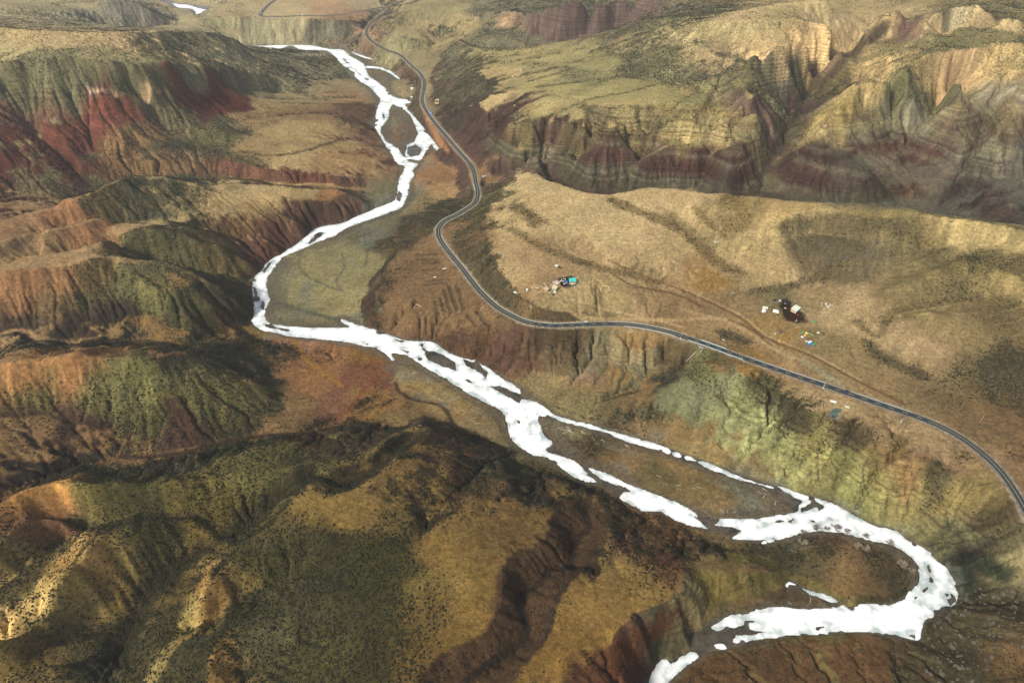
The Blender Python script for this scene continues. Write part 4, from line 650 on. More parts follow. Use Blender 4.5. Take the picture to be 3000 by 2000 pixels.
TRACKS_AND_SHADE = [((116,88,56),1.2,[(1782,762),(1850,792),(1935,826),(2000,850)]),((112,86,56),1.6,[(1790,800),(1850,835),(1920,850),(1980,862),(2060,900)]),((185,156,108),2.2,[(1830,934),(1960,938),(2060,932),(2130,937)]),((182,154,108),2.0,[(2130,940),(2190,972),(2250,1012),(2320,1052)]),((180,150,105),2.4,[(2455,1150),(2470,1185),(2530,1220),(2640,1262),(2760,1320)]),((180,150,105),2.0,[(2478,1160),(2478,1190),(2455,1225)]),((112,106,78),2.0,[(876,758),(880,786),(906,812),(957,837),(1000,852)]),((90,92,74),3.2,[(787,870),(808,884),(876,908),(957,928),(1010,940)]),((112,106,78),1.8,[(1000,740),(1010,780),(985,820),(1000,850)]),((108,100,74),2.0,[(1140,690),(1085,720),(1070,780)]),((52,42,32),3.0,[(1737,1424),(1723,1462),(1714,1504),(1725,1545),(1697,1572),(1680,1610),(1667,1657),(1612,1674),(1575,1715),(1520,1752),(1531,1802),(1540,1865),(1489,1908),(1425,1950),(1361,1998)]),((58,48,36),3.0,[(0,985),(55,978),(106,1009),(191,1010),(255,1005),(320,1000),(400,1000),(455,1003),(540,1016)]),((60,44,34),2.5,[(870,1270),(800,1274),(700,1285),(646,1300),(532,1326),(425,1340),(349,1338)]),((172,145,102),2.6,[(2000,905),(2060,925),(2128,935),(2191,960),(2255,1003),(2319,1041),(2383,1075),(2446,1118),(2476,1140)]),((150,142,108),3.4,[(2355,1058),(2400,1085),(2440,1112),(2465,1130)]),  # the dark gorge and gully floor lines put deep shade into the colour
 ((112,82,52),1.6,[(2000,850),(2068,880),(2170,931),(2238,986),(2374,1041),(2510,1114),(2655,1186)]),((190,160,112),0.9,[(2010,848),(2076,877),(2180,930),(2248,984),(2384,1040),(2520,1113)]),((110,80,50),1.4,[(2136,935),(2200,965),(2260,1010)]),
 ((185,158,108),2.4,[(1653,849),(1659,875),(1668,904),(1689,922),(1723,931),(1755,936),(1781,944)]),((188,160,115),1.0,[(1640,868),(1714,888),(1787,909),(1893,931),(2000,958)]),((195,168,122),0.9,[(1589,847),(1566,865),(1555,888),(1556,900)]),
 ((165,118,78),2.6,[(1232,302),(1250,345),(1275,390),(1312,445)]),((135,85,55),2.5,[(1152,1095),(1100,1110),(1060,1150),(1030,1190),(990,1225)]),((165,120,55),2.5,[(850,985),(880,1030),(930,1080),(1000,1130)]),
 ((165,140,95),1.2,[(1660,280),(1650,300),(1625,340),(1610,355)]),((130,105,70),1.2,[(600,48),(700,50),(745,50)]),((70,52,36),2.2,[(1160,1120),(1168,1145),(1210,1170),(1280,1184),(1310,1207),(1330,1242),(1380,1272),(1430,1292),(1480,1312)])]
PITS = [[(1276,885),(1282,915)],[(1290,871),(1302,911)],[(1302,846),(1310,877)],[(1310,883),(1322,911)],[(1316,836),(1327,871),(1341,907)],[(1339,836),(1349,865),(1359,905)],[(1227,760),(1282,760)],[(1241,770),(1290,767)],[(1243,833),(1298,826)],[(1247,822),(1296,818)],[(1369,920),(1396,954)],[(1398,913),(1424,946)],[(1226,744),(1280,742)],[(1240,790),(1280,786)]]
def lin(c):
    c = np.asarray(c, float)/255.0; return np.where(c <= 0.04045, c/12.92, ((c+0.055)/1.055)**2.4)
KLIGHT = 1.8; SATUR = 0.92
def spread(seeds, x, y, p=4.0):
    A = np.array(seeds, float); sx, sy = ground(A[:, 0], A[:, 1]); V = lin(A[:, 2:5])/KLIGHT*np.array([1.0, 1.02, 0.96]); lum = V@np.array([0.3, 0.6, 0.1]); sf = np.where(A[:, 2] > 1.45*A[:, 3], SATUR*0.84, SATUR)[:, None]; V = lum[:, None]+(V-lum[:, None])*sf
    dm = np.clip(A[:, 5:6]/100, 0, 1); V = V*(1+0.5*dm); V = V*np.maximum(1, 0.036*np.clip(dm*2, 0, 1)/np.maximum(V@np.array([[0.3], [0.6], [0.1]]), 1e-3)); V[:, 1] = np.maximum(V[:, 1], 0.33*V[:, 0]);  V[:, 1] = np.minimum(V[:, 1], V[:, 0]*np.where((A[:, 0] > 1900) & (A[:, 1] > 1080) & (A[:, 1] < 1720), 0.99, 0.885)); V[:, 2] = np.minimum(V[:, 2], V[:, 1]*np.where(V[:, 0] > 1.9*V[:, 1], 0.58, 0.78))
    V = np.concatenate([V, A[:, 5:6]/100], 1)
    out = np.zeros((x.size, 4)); ws = np.zeros(x.size)
    xf, yf = x.ravel(), y.ravel()
    for k in range(len(A)):
        w = 1.0/((xf-sx[k])**2+(yf-sy[k])**2+60.0)**p; ws += w; out += w[:, None]*V[k]
    return (out/ws[:, None]).reshape(x.shape+(4,))
BANDZ = np.array([20, 36, 46, 54, 58, 66, 74, 79, 83, 88, 92, 95, 100, 108, 114, 122, 140, 170.])
BANDC = np.array([0.62, 0.63, 0.56])*lin([(88,80,58),(100,98,76),(128,128,102),(120,112,90),(98,72,62),(84,55,48),(100,70,60),(150,140,118),(95,66,58),(92,62,54),(150,142,118),(96,68,58),(140,132,108),(160,146,112),(120,95,78),(165,148,105),(180,155,108),(190,165,115)])/KLIGHT
ST = 3
cgx, cgy = gx[::ST, ::ST], gy[::ST, ::ST]
wx = cgx+20*fbm(cgx, cgy, 75, 4, 41)+9*fbm(cgx, cgy, 24, 3, 43); wy = cgy+20*fbm(cgx, cgy, 75, 4, 51)+9*fbm(cgx, cgy, 24, 3, 53)
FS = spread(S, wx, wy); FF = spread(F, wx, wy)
def samp_c(A, x, y):
    u = np.clip((x-X0)/(CS*ST), 0, A.shape[1]-1.001); v = np.clip((y-Y0)/(CS*ST), 0, A.shape[0]-1.001)
    i = u.astype(int); j = v.astype(int); fu = (u-i)[..., None]; fv = (v-j)[..., None]
    return (A[j, i]*(1-fu)+A[j, i+1]*fu)*(1-fv)+(A[j+1, i]*(1-fu)+A[j+1, i+1]*fu)*fv
ZONEW = []
for col, fe, sc, poly in ZONES:
    zx, zy = ground([p[0] for p in poly], [p[1] for p in poly]); ZONEW.append((lin(col)/KLIGHT, fe, sc, list(zip(zx, zy))))
def tr(poly, n=4):
    P = catmull([(a[0], a[1]) for a in poly], n); zx, zy = ground([p[0] for p in P], [p[1] for p in P]); return list(zip(zx, zy))
TRACK_SHADE_W = [(lin(c)/KLIGHT, w, tr(p)) for c, w, p in TRACKS_AND_SHADE]
BANDW = [(lin(c)/KLIGHT*1.15, w, s2, tr(p)) for c, w, s2, p in BANDS]
PITW = [tr(p, 2) for p in PITS]
def near_line(x, y, pts, m):
    P = np.array(pts); d = np.full(x.shape, m, np.float32)
    s = (x > P[:, 0].min()-m) & (x < P[:, 0].max()+m) & (y > P[:, 1].min()-m) & (y < P[:, 1].max()+m)
    if s.any(): d[s] = np.minimum(seg_dist(x[s], y[s], pts), m)
    return d
BARP = shift_blur(bed.astype(np.float32), 60)
def cover(x, y):
    """soil colour and scrub share at map points"""
    sl = samp(SLP, x, y)+0.10*fbm(x, y, 24, 3, 61)
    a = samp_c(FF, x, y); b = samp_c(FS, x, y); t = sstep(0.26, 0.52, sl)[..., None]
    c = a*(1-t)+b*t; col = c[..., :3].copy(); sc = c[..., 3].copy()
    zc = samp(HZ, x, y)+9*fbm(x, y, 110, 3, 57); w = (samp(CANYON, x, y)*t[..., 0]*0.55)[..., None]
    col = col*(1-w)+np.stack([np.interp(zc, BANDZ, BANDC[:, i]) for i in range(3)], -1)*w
    st1 = samp(STREAK, x, y); st2 = samp(STREAK2, x, y); sv_ = np.clip(samp(SLP, x, y)*1.6, 0.1, 1)
    col = col*np.exp(sv_*(0.13*st1+0.13*st2))[..., None]
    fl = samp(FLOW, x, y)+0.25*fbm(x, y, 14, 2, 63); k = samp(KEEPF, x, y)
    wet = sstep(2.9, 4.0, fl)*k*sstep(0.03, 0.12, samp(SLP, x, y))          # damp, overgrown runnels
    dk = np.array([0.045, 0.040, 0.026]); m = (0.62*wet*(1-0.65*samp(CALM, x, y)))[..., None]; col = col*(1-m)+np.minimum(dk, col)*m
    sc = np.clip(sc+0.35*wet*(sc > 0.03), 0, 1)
    dens = fbm(x, y, 45, 3, 65); sc = np.clip(1.5*sc*(1+0.9*dens), 0, 1); ca = 0.22*samp(CALM, x, y); sc = np.where(sc > 0.5, np.minimum(1, sc*1.25), sc)*sstep(0.08+ca, 0.30+1.5*ca, sc+0.10*fbm(x, y, 20, 2, 66))
    for c2, fe, s2, poly in ZONEW:
        P = np.array(poly)
        sel = (x > P[:, 0].min()-20) & (x < P[:, 0].max()+20) & (y > P[:, 1].min()-20) & (y < P[:, 1].max()+20)
        if sel.any():
            xs, ys = x[sel], y[sel]; sd = signed_poly(xs, ys, poly)+fe*1.2*fbm(xs, ys, 9, 3, 67); w = sstep(-fe, fe, sd)
            col[sel] = col[sel]*(1-w[:, None])+c2*w[:, None]
            if s2 >= 0: sc[sel] = sc[sel]*(1-w)+s2/100*w
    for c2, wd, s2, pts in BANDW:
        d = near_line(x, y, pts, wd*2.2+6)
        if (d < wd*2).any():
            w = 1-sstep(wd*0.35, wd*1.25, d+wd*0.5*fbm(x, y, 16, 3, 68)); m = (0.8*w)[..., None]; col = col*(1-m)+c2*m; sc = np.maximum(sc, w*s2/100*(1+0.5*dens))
    for c2, wd, pts in TRACK_SHADE_W:
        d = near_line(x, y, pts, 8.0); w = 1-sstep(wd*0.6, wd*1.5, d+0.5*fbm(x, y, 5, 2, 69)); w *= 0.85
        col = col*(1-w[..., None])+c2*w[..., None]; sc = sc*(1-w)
    rd = samp(ROADD, x, y); w = (1-sstep(4.4, 7.5, rd+1.2*fbm(x, y, 9, 2, 71)))[..., None]
    col = col*(1-w)+np.array([0.20, 0.155, 0.10])*w; sc = sc*sstep(5.5, 8.5, rd)
    zb = samp(HZ, x, y); bar = (1-sstep(2.2, 4.5, zb)); pt = samp(BARP, x, y)
    sb = fbm(pt*60.0, pt*7.0+0.004*x, 1.0, 3, 75)+0.5*fbm(x, y, 12, 3, 76); col = col*np.exp(0.30*bar*sb)[..., None]
    m = (bar*sstep(0.15, 0.5, fbm(x, y, 40, 3, 79)+0.5*sb)*0.5)[..., None]; col = col*(1-m)+np.array([0.10, 0.105, 0.082])*m
    w = (1-sstep(0.4, 1.3, zb+0.5*fbm(x, y, 8, 2, 73)))*0.7
    col = col*(1-w[..., None])+np.array([0.075, 0.062, 0.042])*w[..., None]; sc = np.where(zb < 0.9, 0, sc)
    return col, sc
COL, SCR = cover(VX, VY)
SCG = cover(cgx, cgy)[1]
pit = np.zeros(VX.shape, np.float32)
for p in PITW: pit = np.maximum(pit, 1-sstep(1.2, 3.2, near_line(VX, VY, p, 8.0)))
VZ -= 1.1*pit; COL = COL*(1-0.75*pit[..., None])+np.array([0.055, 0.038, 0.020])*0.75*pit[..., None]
mott = 1+0.22*fbm(VX, VY, 35, 4, 81)+0.20*fbm(VX, VY, 6, 3, 83)
COL = np.clip(COL*mott[..., None], 0.004, 0.9)
STRA = samp(ROCK, VX, VY)*samp(BEDDED, VX, VY)*sstep(4, 10, VZ)
# ------------------------------------------------------------------ materials
def node_mat(name, rough=0.95, spec=0.1):
    mt = bpy.data.materials.new(name); mt.use_nodes = True; b = mt.node_tree.nodes['Principled BSDF']
    b.inputs['Roughness'].default_value = rough; b.inputs['Specular IOR Level'].default_value = spec
    return mt, mt.node_tree, b
def nd(t, kind, **kw):
    n = t.nodes.new(kind)
    for k, v in kw.items():
        if k in n.inputs: n.inputs[k].default_value = v
        else: setattr(n, k, v)
    return n
def math_n(t, op, a, b=None):
    n = t.nodes.new('ShaderNodeMath'); n.operation = op
    for i, q in enumerate((a, b)):
        if q is None: continue
        if isinstance(q, (int, float)): n.inputs[i].default_value = q
        else: t.links.new(q, n.inputs[i])
    return n.outputs[0]
def flat_mat(name, rgb, rough=0.8, spec=0.2, vary=0.25, scale=1.5, bump=0.0):
    mt, t, b = node_mat(name, rough, spec)
    ge = nd(t, 'ShaderNodeNewGeometry'); no = nd(t, 'ShaderNodeTexNoise', Scale=scale, Detail=4.0)
    t.links.new(ge.outputs['Position'], no.inputs['Vector'])
    mr_ = nd(t, 'ShaderNodeMapRange'); mr_.inputs['To Min'].default_value = 1-vary; mr_.inputs['To Max'].default_value = 1+vary
    t.links.new(no.outputs[0], mr_.inputs['Value'])
    mx = nd(t, 'ShaderNodeVectorMath', operation='SCALE'); mx.inputs[0].default_value = rgb[:3]; t.links.new(mr_.outputs[0], mx.inputs['Scale'])
    t.links.new(mx.outputs[0], b.inputs['Base Color'])
    if bump:
        bp = nd(t, 'ShaderNodeBump', Strength=bump, Distance=0.3); t.links.new(no.outputs[0], bp.inputs['Height']); t.links.new(bp.outputs[0], b.inputs['Normal'])
    return mt
mt, t, b = node_mat('land_soil_and_rock', 1.0, 0.05)
at = nd(t, 'ShaderNodeAttribute', attribute_name='soil'); ar = nd(t, 'ShaderNodeAttribute', attribute_name='rock'); ge = nd(t, 'ShaderNodeNewGeometry')
sx = nd(t, 'ShaderNodeSeparateXYZ'); t.links.new(ge.outputs['Position'], sx.inputs[0])
wn = nd(t, 'ShaderNodeTexNoise', Scale=0.012, Detail=3.0); t.links.new(ge.outputs['Position'], wn.inputs['Vector'])
zz = math_n(t, 'ADD', sx.outputs['Z'], math_n(t, 'MULTIPLY', wn.outputs[0], 14.0))
s1 = nd(t, 'ShaderNodeTexNoise', noise_dimensions='1D', Scale=0.26, Detail=6.0, Roughness=0.85); t.links.new(zz, s1.inputs['W'])
band = nd(t, 'ShaderNodeMapRange'); band.inputs['From Min'].default_value = 0.32; band.inputs['From Max'].default_value = 0.68; band.inputs['To Min'].default_value = 0.42; band.inputs['To Max'].default_value = 1.6; band.clamp = True
t.links.new(s1.outputs[0], band.inputs['Value'])
bm1 = math_n(t, 'ADD', math_n(t, 'MULTIPLY', math_n(t, 'SUBTRACT', band.outputs[0], 1.0), ar.outputs['Fac']), 1.0)
fn = nd(t, 'ShaderNodeTexNoise', Scale=0.30, Detail=9.0, Roughness=0.80); t.links.new(ge.outputs['Position'], fn.inputs['Vector'])
fr = nd(t, 'ShaderNodeMapRange'); fr.inputs['From Min'].default_value = 0.36; fr.inputs['From Max'].default_value = 0.64; fr.inputs['To Min'].default_value = 0.5; fr.inputs['To Max'].default_value = 1.5; t.links.new(fn.outputs[0], fr.inputs['Value'])
gn = nd(t, 'ShaderNodeTexNoise', Scale=1.3, Detail=4.0, Roughness=0.8); t.links.new(ge.outputs['Position'], gn.inputs['Vector']); gr = nd(t, 'ShaderNodeMapRange'); gr.inputs['From Min'].default_value = 0.34; gr.inputs['From Max'].default_value = 0.66; gr.inputs['To Min'].default_value = 0.62; gr.inputs['To Max'].default_value = 1.38; t.links.new(gn.outputs[0], gr.inputs['Value'])
sc1 = nd(t, 'ShaderNodeVectorMath', operation='SCALE'); t.links.new(at.outputs['Color'], sc1.inputs[0]); t.links.new(math_n(t, 'MULTIPLY', math_n(t, 'MULTIPLY', bm1, gr.outputs[0]), fr.outputs[0]), sc1.inputs['Scale'])
t.links.new(sc1.outputs[0], b.inputs['Base Color'])
bp = nd(t, 'ShaderNodeBump', Strength=1.0, Distance=2.2); t.links.new(fn.outputs[0], bp.inputs['Height']); t.links.new(bp.outputs[0], b.inputs['Normal'])
LANDM = mt
me, used = sheet('terrain', VZ, np.ones((NR-1, NC-1), bool), LANDM)
a = me.attributes.new('soil', 'FLOAT_COLOR', 'POINT'); a.data.foreach_set('color', np.concatenate([COL.reshape(-1, 3), np.ones((NR*NC, 1))], 1).astype(np.float32).ravel())
a = me.attributes.new('rock', 'FLOAT', 'POINT'); a.data.foreach_set('value', STRA.astype(np.float32).ravel())
land = link(bpy.data.objects.new('terrain', me)); land['kind'] = 'structure'
# ------------------------------------------------------------------ river: dark water with white ice on it
SDI = np.full(VX.shape, -25.0, np.float32); SDW = np.full(VX.shape, -25.0, np.float32)
for q in ICEW: SDI = np.maximum(SDI, signed_poly(VX, VY, q))
for q in WATERW: SDW = np.maximum(SDW, signed_poly(VX, VY, q))
SDW = np.maximum(SDW, SDI)
SDI = np.where(SDI > -20, SDI+0.7, SDI)
for q in HOLEW: SDI = np.minimum(SDI, -signed_poly(VX, VY, q))
rag = 3.0*fbm(VX, VY, 22, 5, 91, 0.62)+1.1*fbm(VX, VY, 4.5, 3, 93)
pool = fbm(VX, VY, 20, 3, 95)
crk = fbm(VX+6*fbm(VX, VY, 18, 2, 131), VY, 26, 3, 133, 0.5, True)
SDE = SDI + rag - 5.0*sstep(0.34, 0.6, pool) - 4.0*sstep(0.58, 0.70, crk)*sstep(0.0, 0.25, fbm(VX, VY, 90, 2, 135))*sstep(5.0, 9.0, SDI)
zi = np.clip(SDE*0.10, -0.8, 0.16)+np.where(SDE > 0.8, 0.05*fbm(VX, VY, 6, 3, 97), 0)
mi, t, b = node_mat('white_ice', 0.55, 0.3)
ge = nd(t, 'ShaderNodeNewGeometry'); n1 = nd(t, 'ShaderNodeTexNoise', Scale=0.09, Detail=6.0, Roughness=0.65); t.links.new(ge.outputs['Position'], n1.inputs['Vector'])
rp = nd(t, 'ShaderNodeValToRGB'); rp.color_ramp.elements[0].position = 0.24; rp.color_ramp.elements[0].color = (0.27, 0.31, 0.30, 1); rp.color_ramp.elements[1].position = 0.46; rp.color_ramp.elements[1].color = (0.60, 0.60, 0.59, 1)
ta = nd(t, 'ShaderNodeAttribute', attribute_name='thin')
fac = math_n(t, 'SUBTRACT', n1.outputs[0], math_n(t, 'MULTIPLY', ta.outputs['Fac'], 0.17)); t.links.new(fac, rp.inputs[0]); t.links.new(rp.outputs[0], b.inputs['Base Color'])
n2 = nd(t, 'ShaderNodeTexNoise', Scale=0.5, Detail=5.0); t.links.new(ge.outputs['Position'], n2.inputs['Vector']); bp = nd(t, 'ShaderNodeBump', Strength=0.5, Distance=0.4); t.links.new(n2.outputs[0], bp.inputs['Height']); t.links.new(bp.outputs[0], b.inputs['Normal'])
mei, ui = sheet('river_ice', zi, SDI[:-1, :-1] > -5, mi)
thin = (1-sstep(-0.3, 7.0, SDE+1.2*fbm(VX, VY, 14, 3, 99)))+0.6*sstep(0.2, 0.5, fbm(VX, VY, 30, 3, 107)); a = mei.attributes.new('thin', 'FLOAT', 'POINT'); a.data.foreach_set('value', thin.ravel()[ui].astype(np.float32))
ice = link(bpy.data.objects.new('river_ice', mei)); ice['kind'] = 'structure'
mw, t, b = node_mat('dark_river_water', 0.2, 0.22); b.inputs['Base Color'].default_value = (0.040, 0.030, 0.020, 1)
ge = nd(t, 'ShaderNodeNewGeometry'); n1 = nd(t, 'ShaderNodeTexNoise', Scale=0.8, Detail=3.0); t.links.new(ge.outputs['Position'], n1.inputs['Vector'])
n3 = nd(t, 'ShaderNodeTexNoise', Scale=0.07, Detail=6.0, Roughness=0.7); t.links.new(ge.outputs['Position'], n3.inputs['Vector']); rp = nd(t, 'ShaderNodeValToRGB'); rp.color_ramp.elements[0].position = 0.36; rp.color_ramp.elements[0].color = (0.018, 0.017, 0.012, 1); rp.color_ramp.elements[1].position = 0.66; rp.color_ramp.elements[1].color = (0.085, 0.068, 0.048, 1); t.links.new(n3.outputs[0], rp.inputs[0]); t.links.new(rp.outputs[0], b.inputs['Base Color'])
bp = nd(t, 'ShaderNodeBump', Strength=0.15, Distance=0.2); t.links.new(n1.outputs[0], bp.inputs['Height']); t.links.new(bp.outputs[0], b.inputs['Normal'])
wat = link(bpy.data.objects.new('river_water', sheet('river_water', np.zeros(VX.shape), SDW[:-1, :-1] > -8, mw)[0])); wat['kind'] = 'structure'
# ------------------------------------------------------------------ thin haze over the whole valley
bmh = bmesh.new(); bmesh.ops.create_cube(bmh, size=1.0); meh = bpy.data.meshes.new('haze'); bmh.to_mesh(meh); bmh.free()
hz = link(bpy.data.objects.new('haze', meh)); hz['kind'] = 'stuff'
hx0, hx1, hy0, hy1 = -abs(VX).max()-60, abs(VX).max()+60, -80.0, VY.max()+60; hz0, hz1 = float(VZ.min())-1.5, 640.0
hz.scale = (hx1-hx0, hy1-hy0, hz1-hz0); hz.location = ((hx0+hx1)/2, (hy0+hy1)/2, (hz0+hz1)/2)
mh = bpy.data.materials.new('valley_haze'); mh.use_nodes = True; t = mh.node_tree; t.nodes.clear()
o_ = t.nodes.new('ShaderNodeOutputMaterial'); pv = t.nodes.new('ShaderNodeVolumePrincipled'); pv.inputs['Density'].default_value = HAZE; pv.inputs['Color'].default_value = (0.93, 0.95, 0.97, 1); pv.inputs['Anisotropy'].default_value = 0.2
t.links.new(pv.outputs[0], o_.inputs['Volume']); meh.materials.append(mh)
# ------------------------------------------------------------------ scrub: low dark bushes scattered over the slopes
def bush_shape(r, lev):
    bm = bmesh.new(); bmesh.ops.create_icosphere(bm, subdivisions=lev, radius=1.0)
    for v in bm.verts:
        k = 0.78+0.5*r.random(); v.co = v.co*k; v.co.z = max(v.co.z, -0.25)*0.72
    bm.verts.ensure_lookup_table(); V = np.array([v.co[:] for v in bm.verts]); Fc = np.array([[v.index for v in f.verts] for f in bm.faces]); bm.free(); return V, Fc
SHAPES = [bush_shape(random.Random(i), 1) for i in range(6)]
NB = 2600000
bx = rng.uniform(-1150, 1150, NB); by = rng.uniform(130, 2100, NB)
k = np.abs(bx) < 0.80*np.sqrt(CAM_Z**2+by**2); bx, by = bx[k], by[k]
bu = np.clip((bx-X0)/(CS*ST), 0, SCG.shape[1]-1.01); bv = np.clip((by-Y0)/(CS*ST), 0, SCG.shape[0]-1.01); bi = bu.astype(int); bj = bv.astype(int); bu -= bi; bv -= bj
bs = (SCG[bj, bi]*(1-bu)+SCG[bj, bi+1]*bu)*(1-bv)+(SCG[bj+1, bi]*(1-bu)+SCG[bj+1, bi+1]*bu)*bv
k = bs > 0.02; bx, by, bs = bx[k], by[k], bs[k]; bs = np.where((samp(ROADD, bx, by) < 6.5) | (samp(HZ, bx, by) < 0.9), 0, bs)
clump = 0.5+0.9*sstep(-0.2, 0.4, fbm(bx, by, 12, 2, 121))
k = rng.random(len(bx)) < bs*clump*1.15; bx, by = bx[k], by[k]
bd = np.sqrt(bx**2+by**2+CAM_Z**2); bz = height(bx, by)
br = (0.30+0.62*rng.random(len(bx))**2.2)*(1+0.15*sstep(900, 1700, bd))
print('bushes', len(bx))
mb = flat_mat('scrub_leaves', (0.016, 0.016, 0.008), 0.9, 0.05, 0.5, 0.5)
order = np.argsort(bd); NI = 300
def place_mask(ix):
    vs_, fs_, off = [], [], 0
    for s in range(6):
        q = ix[(ix % 6) == s]; V, Fc = SHAPES[s]; n = len(q)
        if n == 0: continue
        a = rng.uniform(0, 6.283, n); ca, sa = np.cos(a)[:, None], np.sin(a)[:, None]; sx_ = br[q][:, None]*rng.uniform(0.8, 1.25, (n, 1)); sy_ = br[q][:, None]
        X = V[None, :, 0]*sx_; Y = V[None, :, 1]*sy_
        co = np.stack([bx[q][:, None]+X*ca-Y*sa, by[q][:, None]+X*sa+Y*ca, bz[q][:, None]+0.1+V[None, :, 2]*br[q][:, None]*rng.uniform(0.75, 1.1, (n, 1))], -1).reshape(-1, 3)
        vs_.append(co); fs_.append((Fc[None]+(off+np.arange(n)*len(V))[:, None, None]).reshape(-1, 3)); off += n*len(V)
    return np.concatenate(vs_), np.concatenate(fs_)
v_, f_ = place_mask(order[NI:])
sco = link(bpy.data.objects.new('scrub', big_mesh('scrub', v_, f_, mb, True))); sco['kind'] = 'stuff'
SHRUB_SPOTS = [(bx[i], by[i], bz[i], br[i]) for i in order[:NI]]
# ------------------------------------------------------------------ builders for the things
class MB:
    def __init__(self): self.v = []; self.f = []
    def add(self, vs, fs):
        o = len(self.v); self.v += [tuple(map(float, q)) for q in vs]; self.f += [tuple(i+o for i in q) for q in fs]; return self
    def box(self, c, s, rz=0.0, taper=1.0, bev=0.0):
        """box with its base centre at c; bev chamfers the upright and top edges"""
        x, y, z = s[0]/2, s[1]/2, s[2]; ca, sa = math.cos(rz), math.sin(rz); vs = []; fs = []
        def ring(kx, ky, zz, b):
            return [(sx_*(x*kx)-(sx_*b if q else 0), sy_*(y*ky)-(0 if q else sy_*b), zz) for sx_, sy_, q in ((-1,-1,0),(-1,-1,1),(1,-1,1),(1,-1,0),(1,1,0),(1,1,1),(-1,1,1),(-1,1,0))]
        b = max(bev, 1e-3); R = [ring(1, 1, 0, b), ring(taper, taper, z-b, b), ring(taper*(1-b/x), taper*(1-b/y), z, b)]
        for r in R: vs += r
        for k in range(2):
            for i in range(8): j = (i+1) % 8; fs.append((k*8+i, k*8+j, k*8+8+j, k*8+8+i))
        fs.append(tuple(range(16, 24))); fs.append(tuple(range(7, -1, -1)))
        return self.add([(c[0]+p[0]*ca-p[1]*sa, c[1]+p[0]*sa+p[1]*ca, c[2]+p[2]) for p in vs], fs)
    def tube(self, pts, r, n=6, r2=None):
        r2 = r if r2 is None else r2; P = [Vector(p) for p in pts]; vs = []; fs = []
        for i, p in enumerate(P):
            d = (P[min(i+1, len(P)-1)]-P[max(i-1, 0)]).normalized(); u = d.orthogonal().normalized(); w = d.cross(u); q = r+(r2-r)*i/max(len(P)-1, 1)
            for k in range(n): a = 6.28318*k/n; vs.append(p+u*math.cos(a)*q+w*math.sin(a)*q)
        for i in range(len(P)-1):
            for k in range(n): j = (k+1) % n; fs.append((i*n+k, i*n+j, (i+1)*n+j, (i+1)*n+k))
        fs.append(tuple(range(n-1, -1, -1))); fs.append(tuple((len(P)-1)*n+k for k in range(n)))
        return self.add(vs, fs)
    def blob(self, c, s, seed, lev=2, rough=0.25, flat=-0.3):
        bm = bmesh.new(); bmesh.ops.create_icosphere(bm, subdivisions=lev, radius=1.0); r = random.Random(seed); bm.verts.ensure_lookup_table()
        vs = []
        for v in bm.verts: k = 1-rough/2+rough*r.random(); vs.append((c[0]+v.co.x*k*s[0], c[1]+v.co.y*k*s[1], c[2]+max(v.co.z, flat)*k*s[2]))
        fs = [[v.index for v in f.verts] for f in bm.faces]; bm.free(); return self.add(vs, fs)
    def prism(self, poly, z0, z1):
        n = len(poly); return self.add([(p[0], p[1], z0) for p in poly]+[(p[0], p[1], z1) for p in poly], [tuple(range(n-1, -1, -1)), tuple(range(n, 2*n))]+[(i, (i+1) % n, n+(i+1) % n, n+i) for i in range(n)])
    def build(self, name, mat, parent=None, smooth=False):
        return link(bpy.data.objects.new(name, mesh_from(name, self.v, self.f, mat, smooth)), parent)
def tag(o, label, cat, group=None):
    o['label'] = label; o['category'] = cat
    if group: o['group'] = group
    return o
def thing(name, loc, label, cat, group=None, rz=0.0):
    o = bpy.data.objects.new(name, None); C.objects.link(o); o.location = loc; o.rotation_euler = (0, 0, rz); return tag(o, label, cat, group)
def kids(o): return [q for q in bpy.data.objects if q.parent == o]
def copy_tree(o, loc, rz=0.0, label=None, scale=1.0):
    c = o.copy(); C.objects.link(c); c.location = loc; c.rotation_euler = (0, 0, rz); c.scale = (scale,)*3
    if label: c['label'] = label
    for k in KIDS[o.name]:
        d = k.copy(); C.objects.link(d); d.parent = c
        for g in KIDS.get(k.name, []): e = g.copy(); C.objects.link(e); e.parent = d
    return c
KIDS = {}
def remember(o):
    KIDS[o.name] = list(o.children)
    for k in o.children: KIDS[k.name] = list(k.children)
def at(px, py):
    x, y = ground(px, py); z = height(x, y); return (float(x[0]), float(y[0]), float(z[0]))
def heading(a, b): return math.atan2(b[1]-a[1], b[0]-a[0])
M = {}
def mat(k, rgb, **kw):
    if k not in M: M[k] = flat_mat(k, rgb, **kw)
    return M[k]
mwhite = mat('white_paint', (0.55, 0.55, 0.52), vary=0.12); mconc = mat('pale_concrete', (0.29, 0.28, 0.23), vary=0.2, scale=0.6); mwood = mat('grey_timber', (0.26, 0.20, 0.13), vary=0.3)
mdrift = mat('bleached_wood', (0.42, 0.36, 0.27), vary=0.25); mmud = mat('mud_plaster', (0.30, 0.22, 0.14), vary=0.25); mturq = mat('turquoise_sheet_metal', (0.03, 0.36, 0.30), vary=0.1, rough=0.5)
mblue = mat('blue_sheet', (0.02, 0.10, 0.50), vary=0.15, rough=0.5); mlblue = mat('pale_blue_paint', (0.16, 0.38, 0.55), vary=0.2); mgreen = mat('green_tarpaulin', (0.01, 0.32, 0.11), vary=0.2, rough=0.6)
mfelt = mat('white_felt', (0.55, 0.54, 0.51), vary=0.08); mblack = mat('black_plastic', (0.012, 0.012, 0.014), vary=0.3, rough=0.5); mrock = mat('boulder_rock', (0.060, 0.050, 0.034), vary=0.45, scale=0.8)
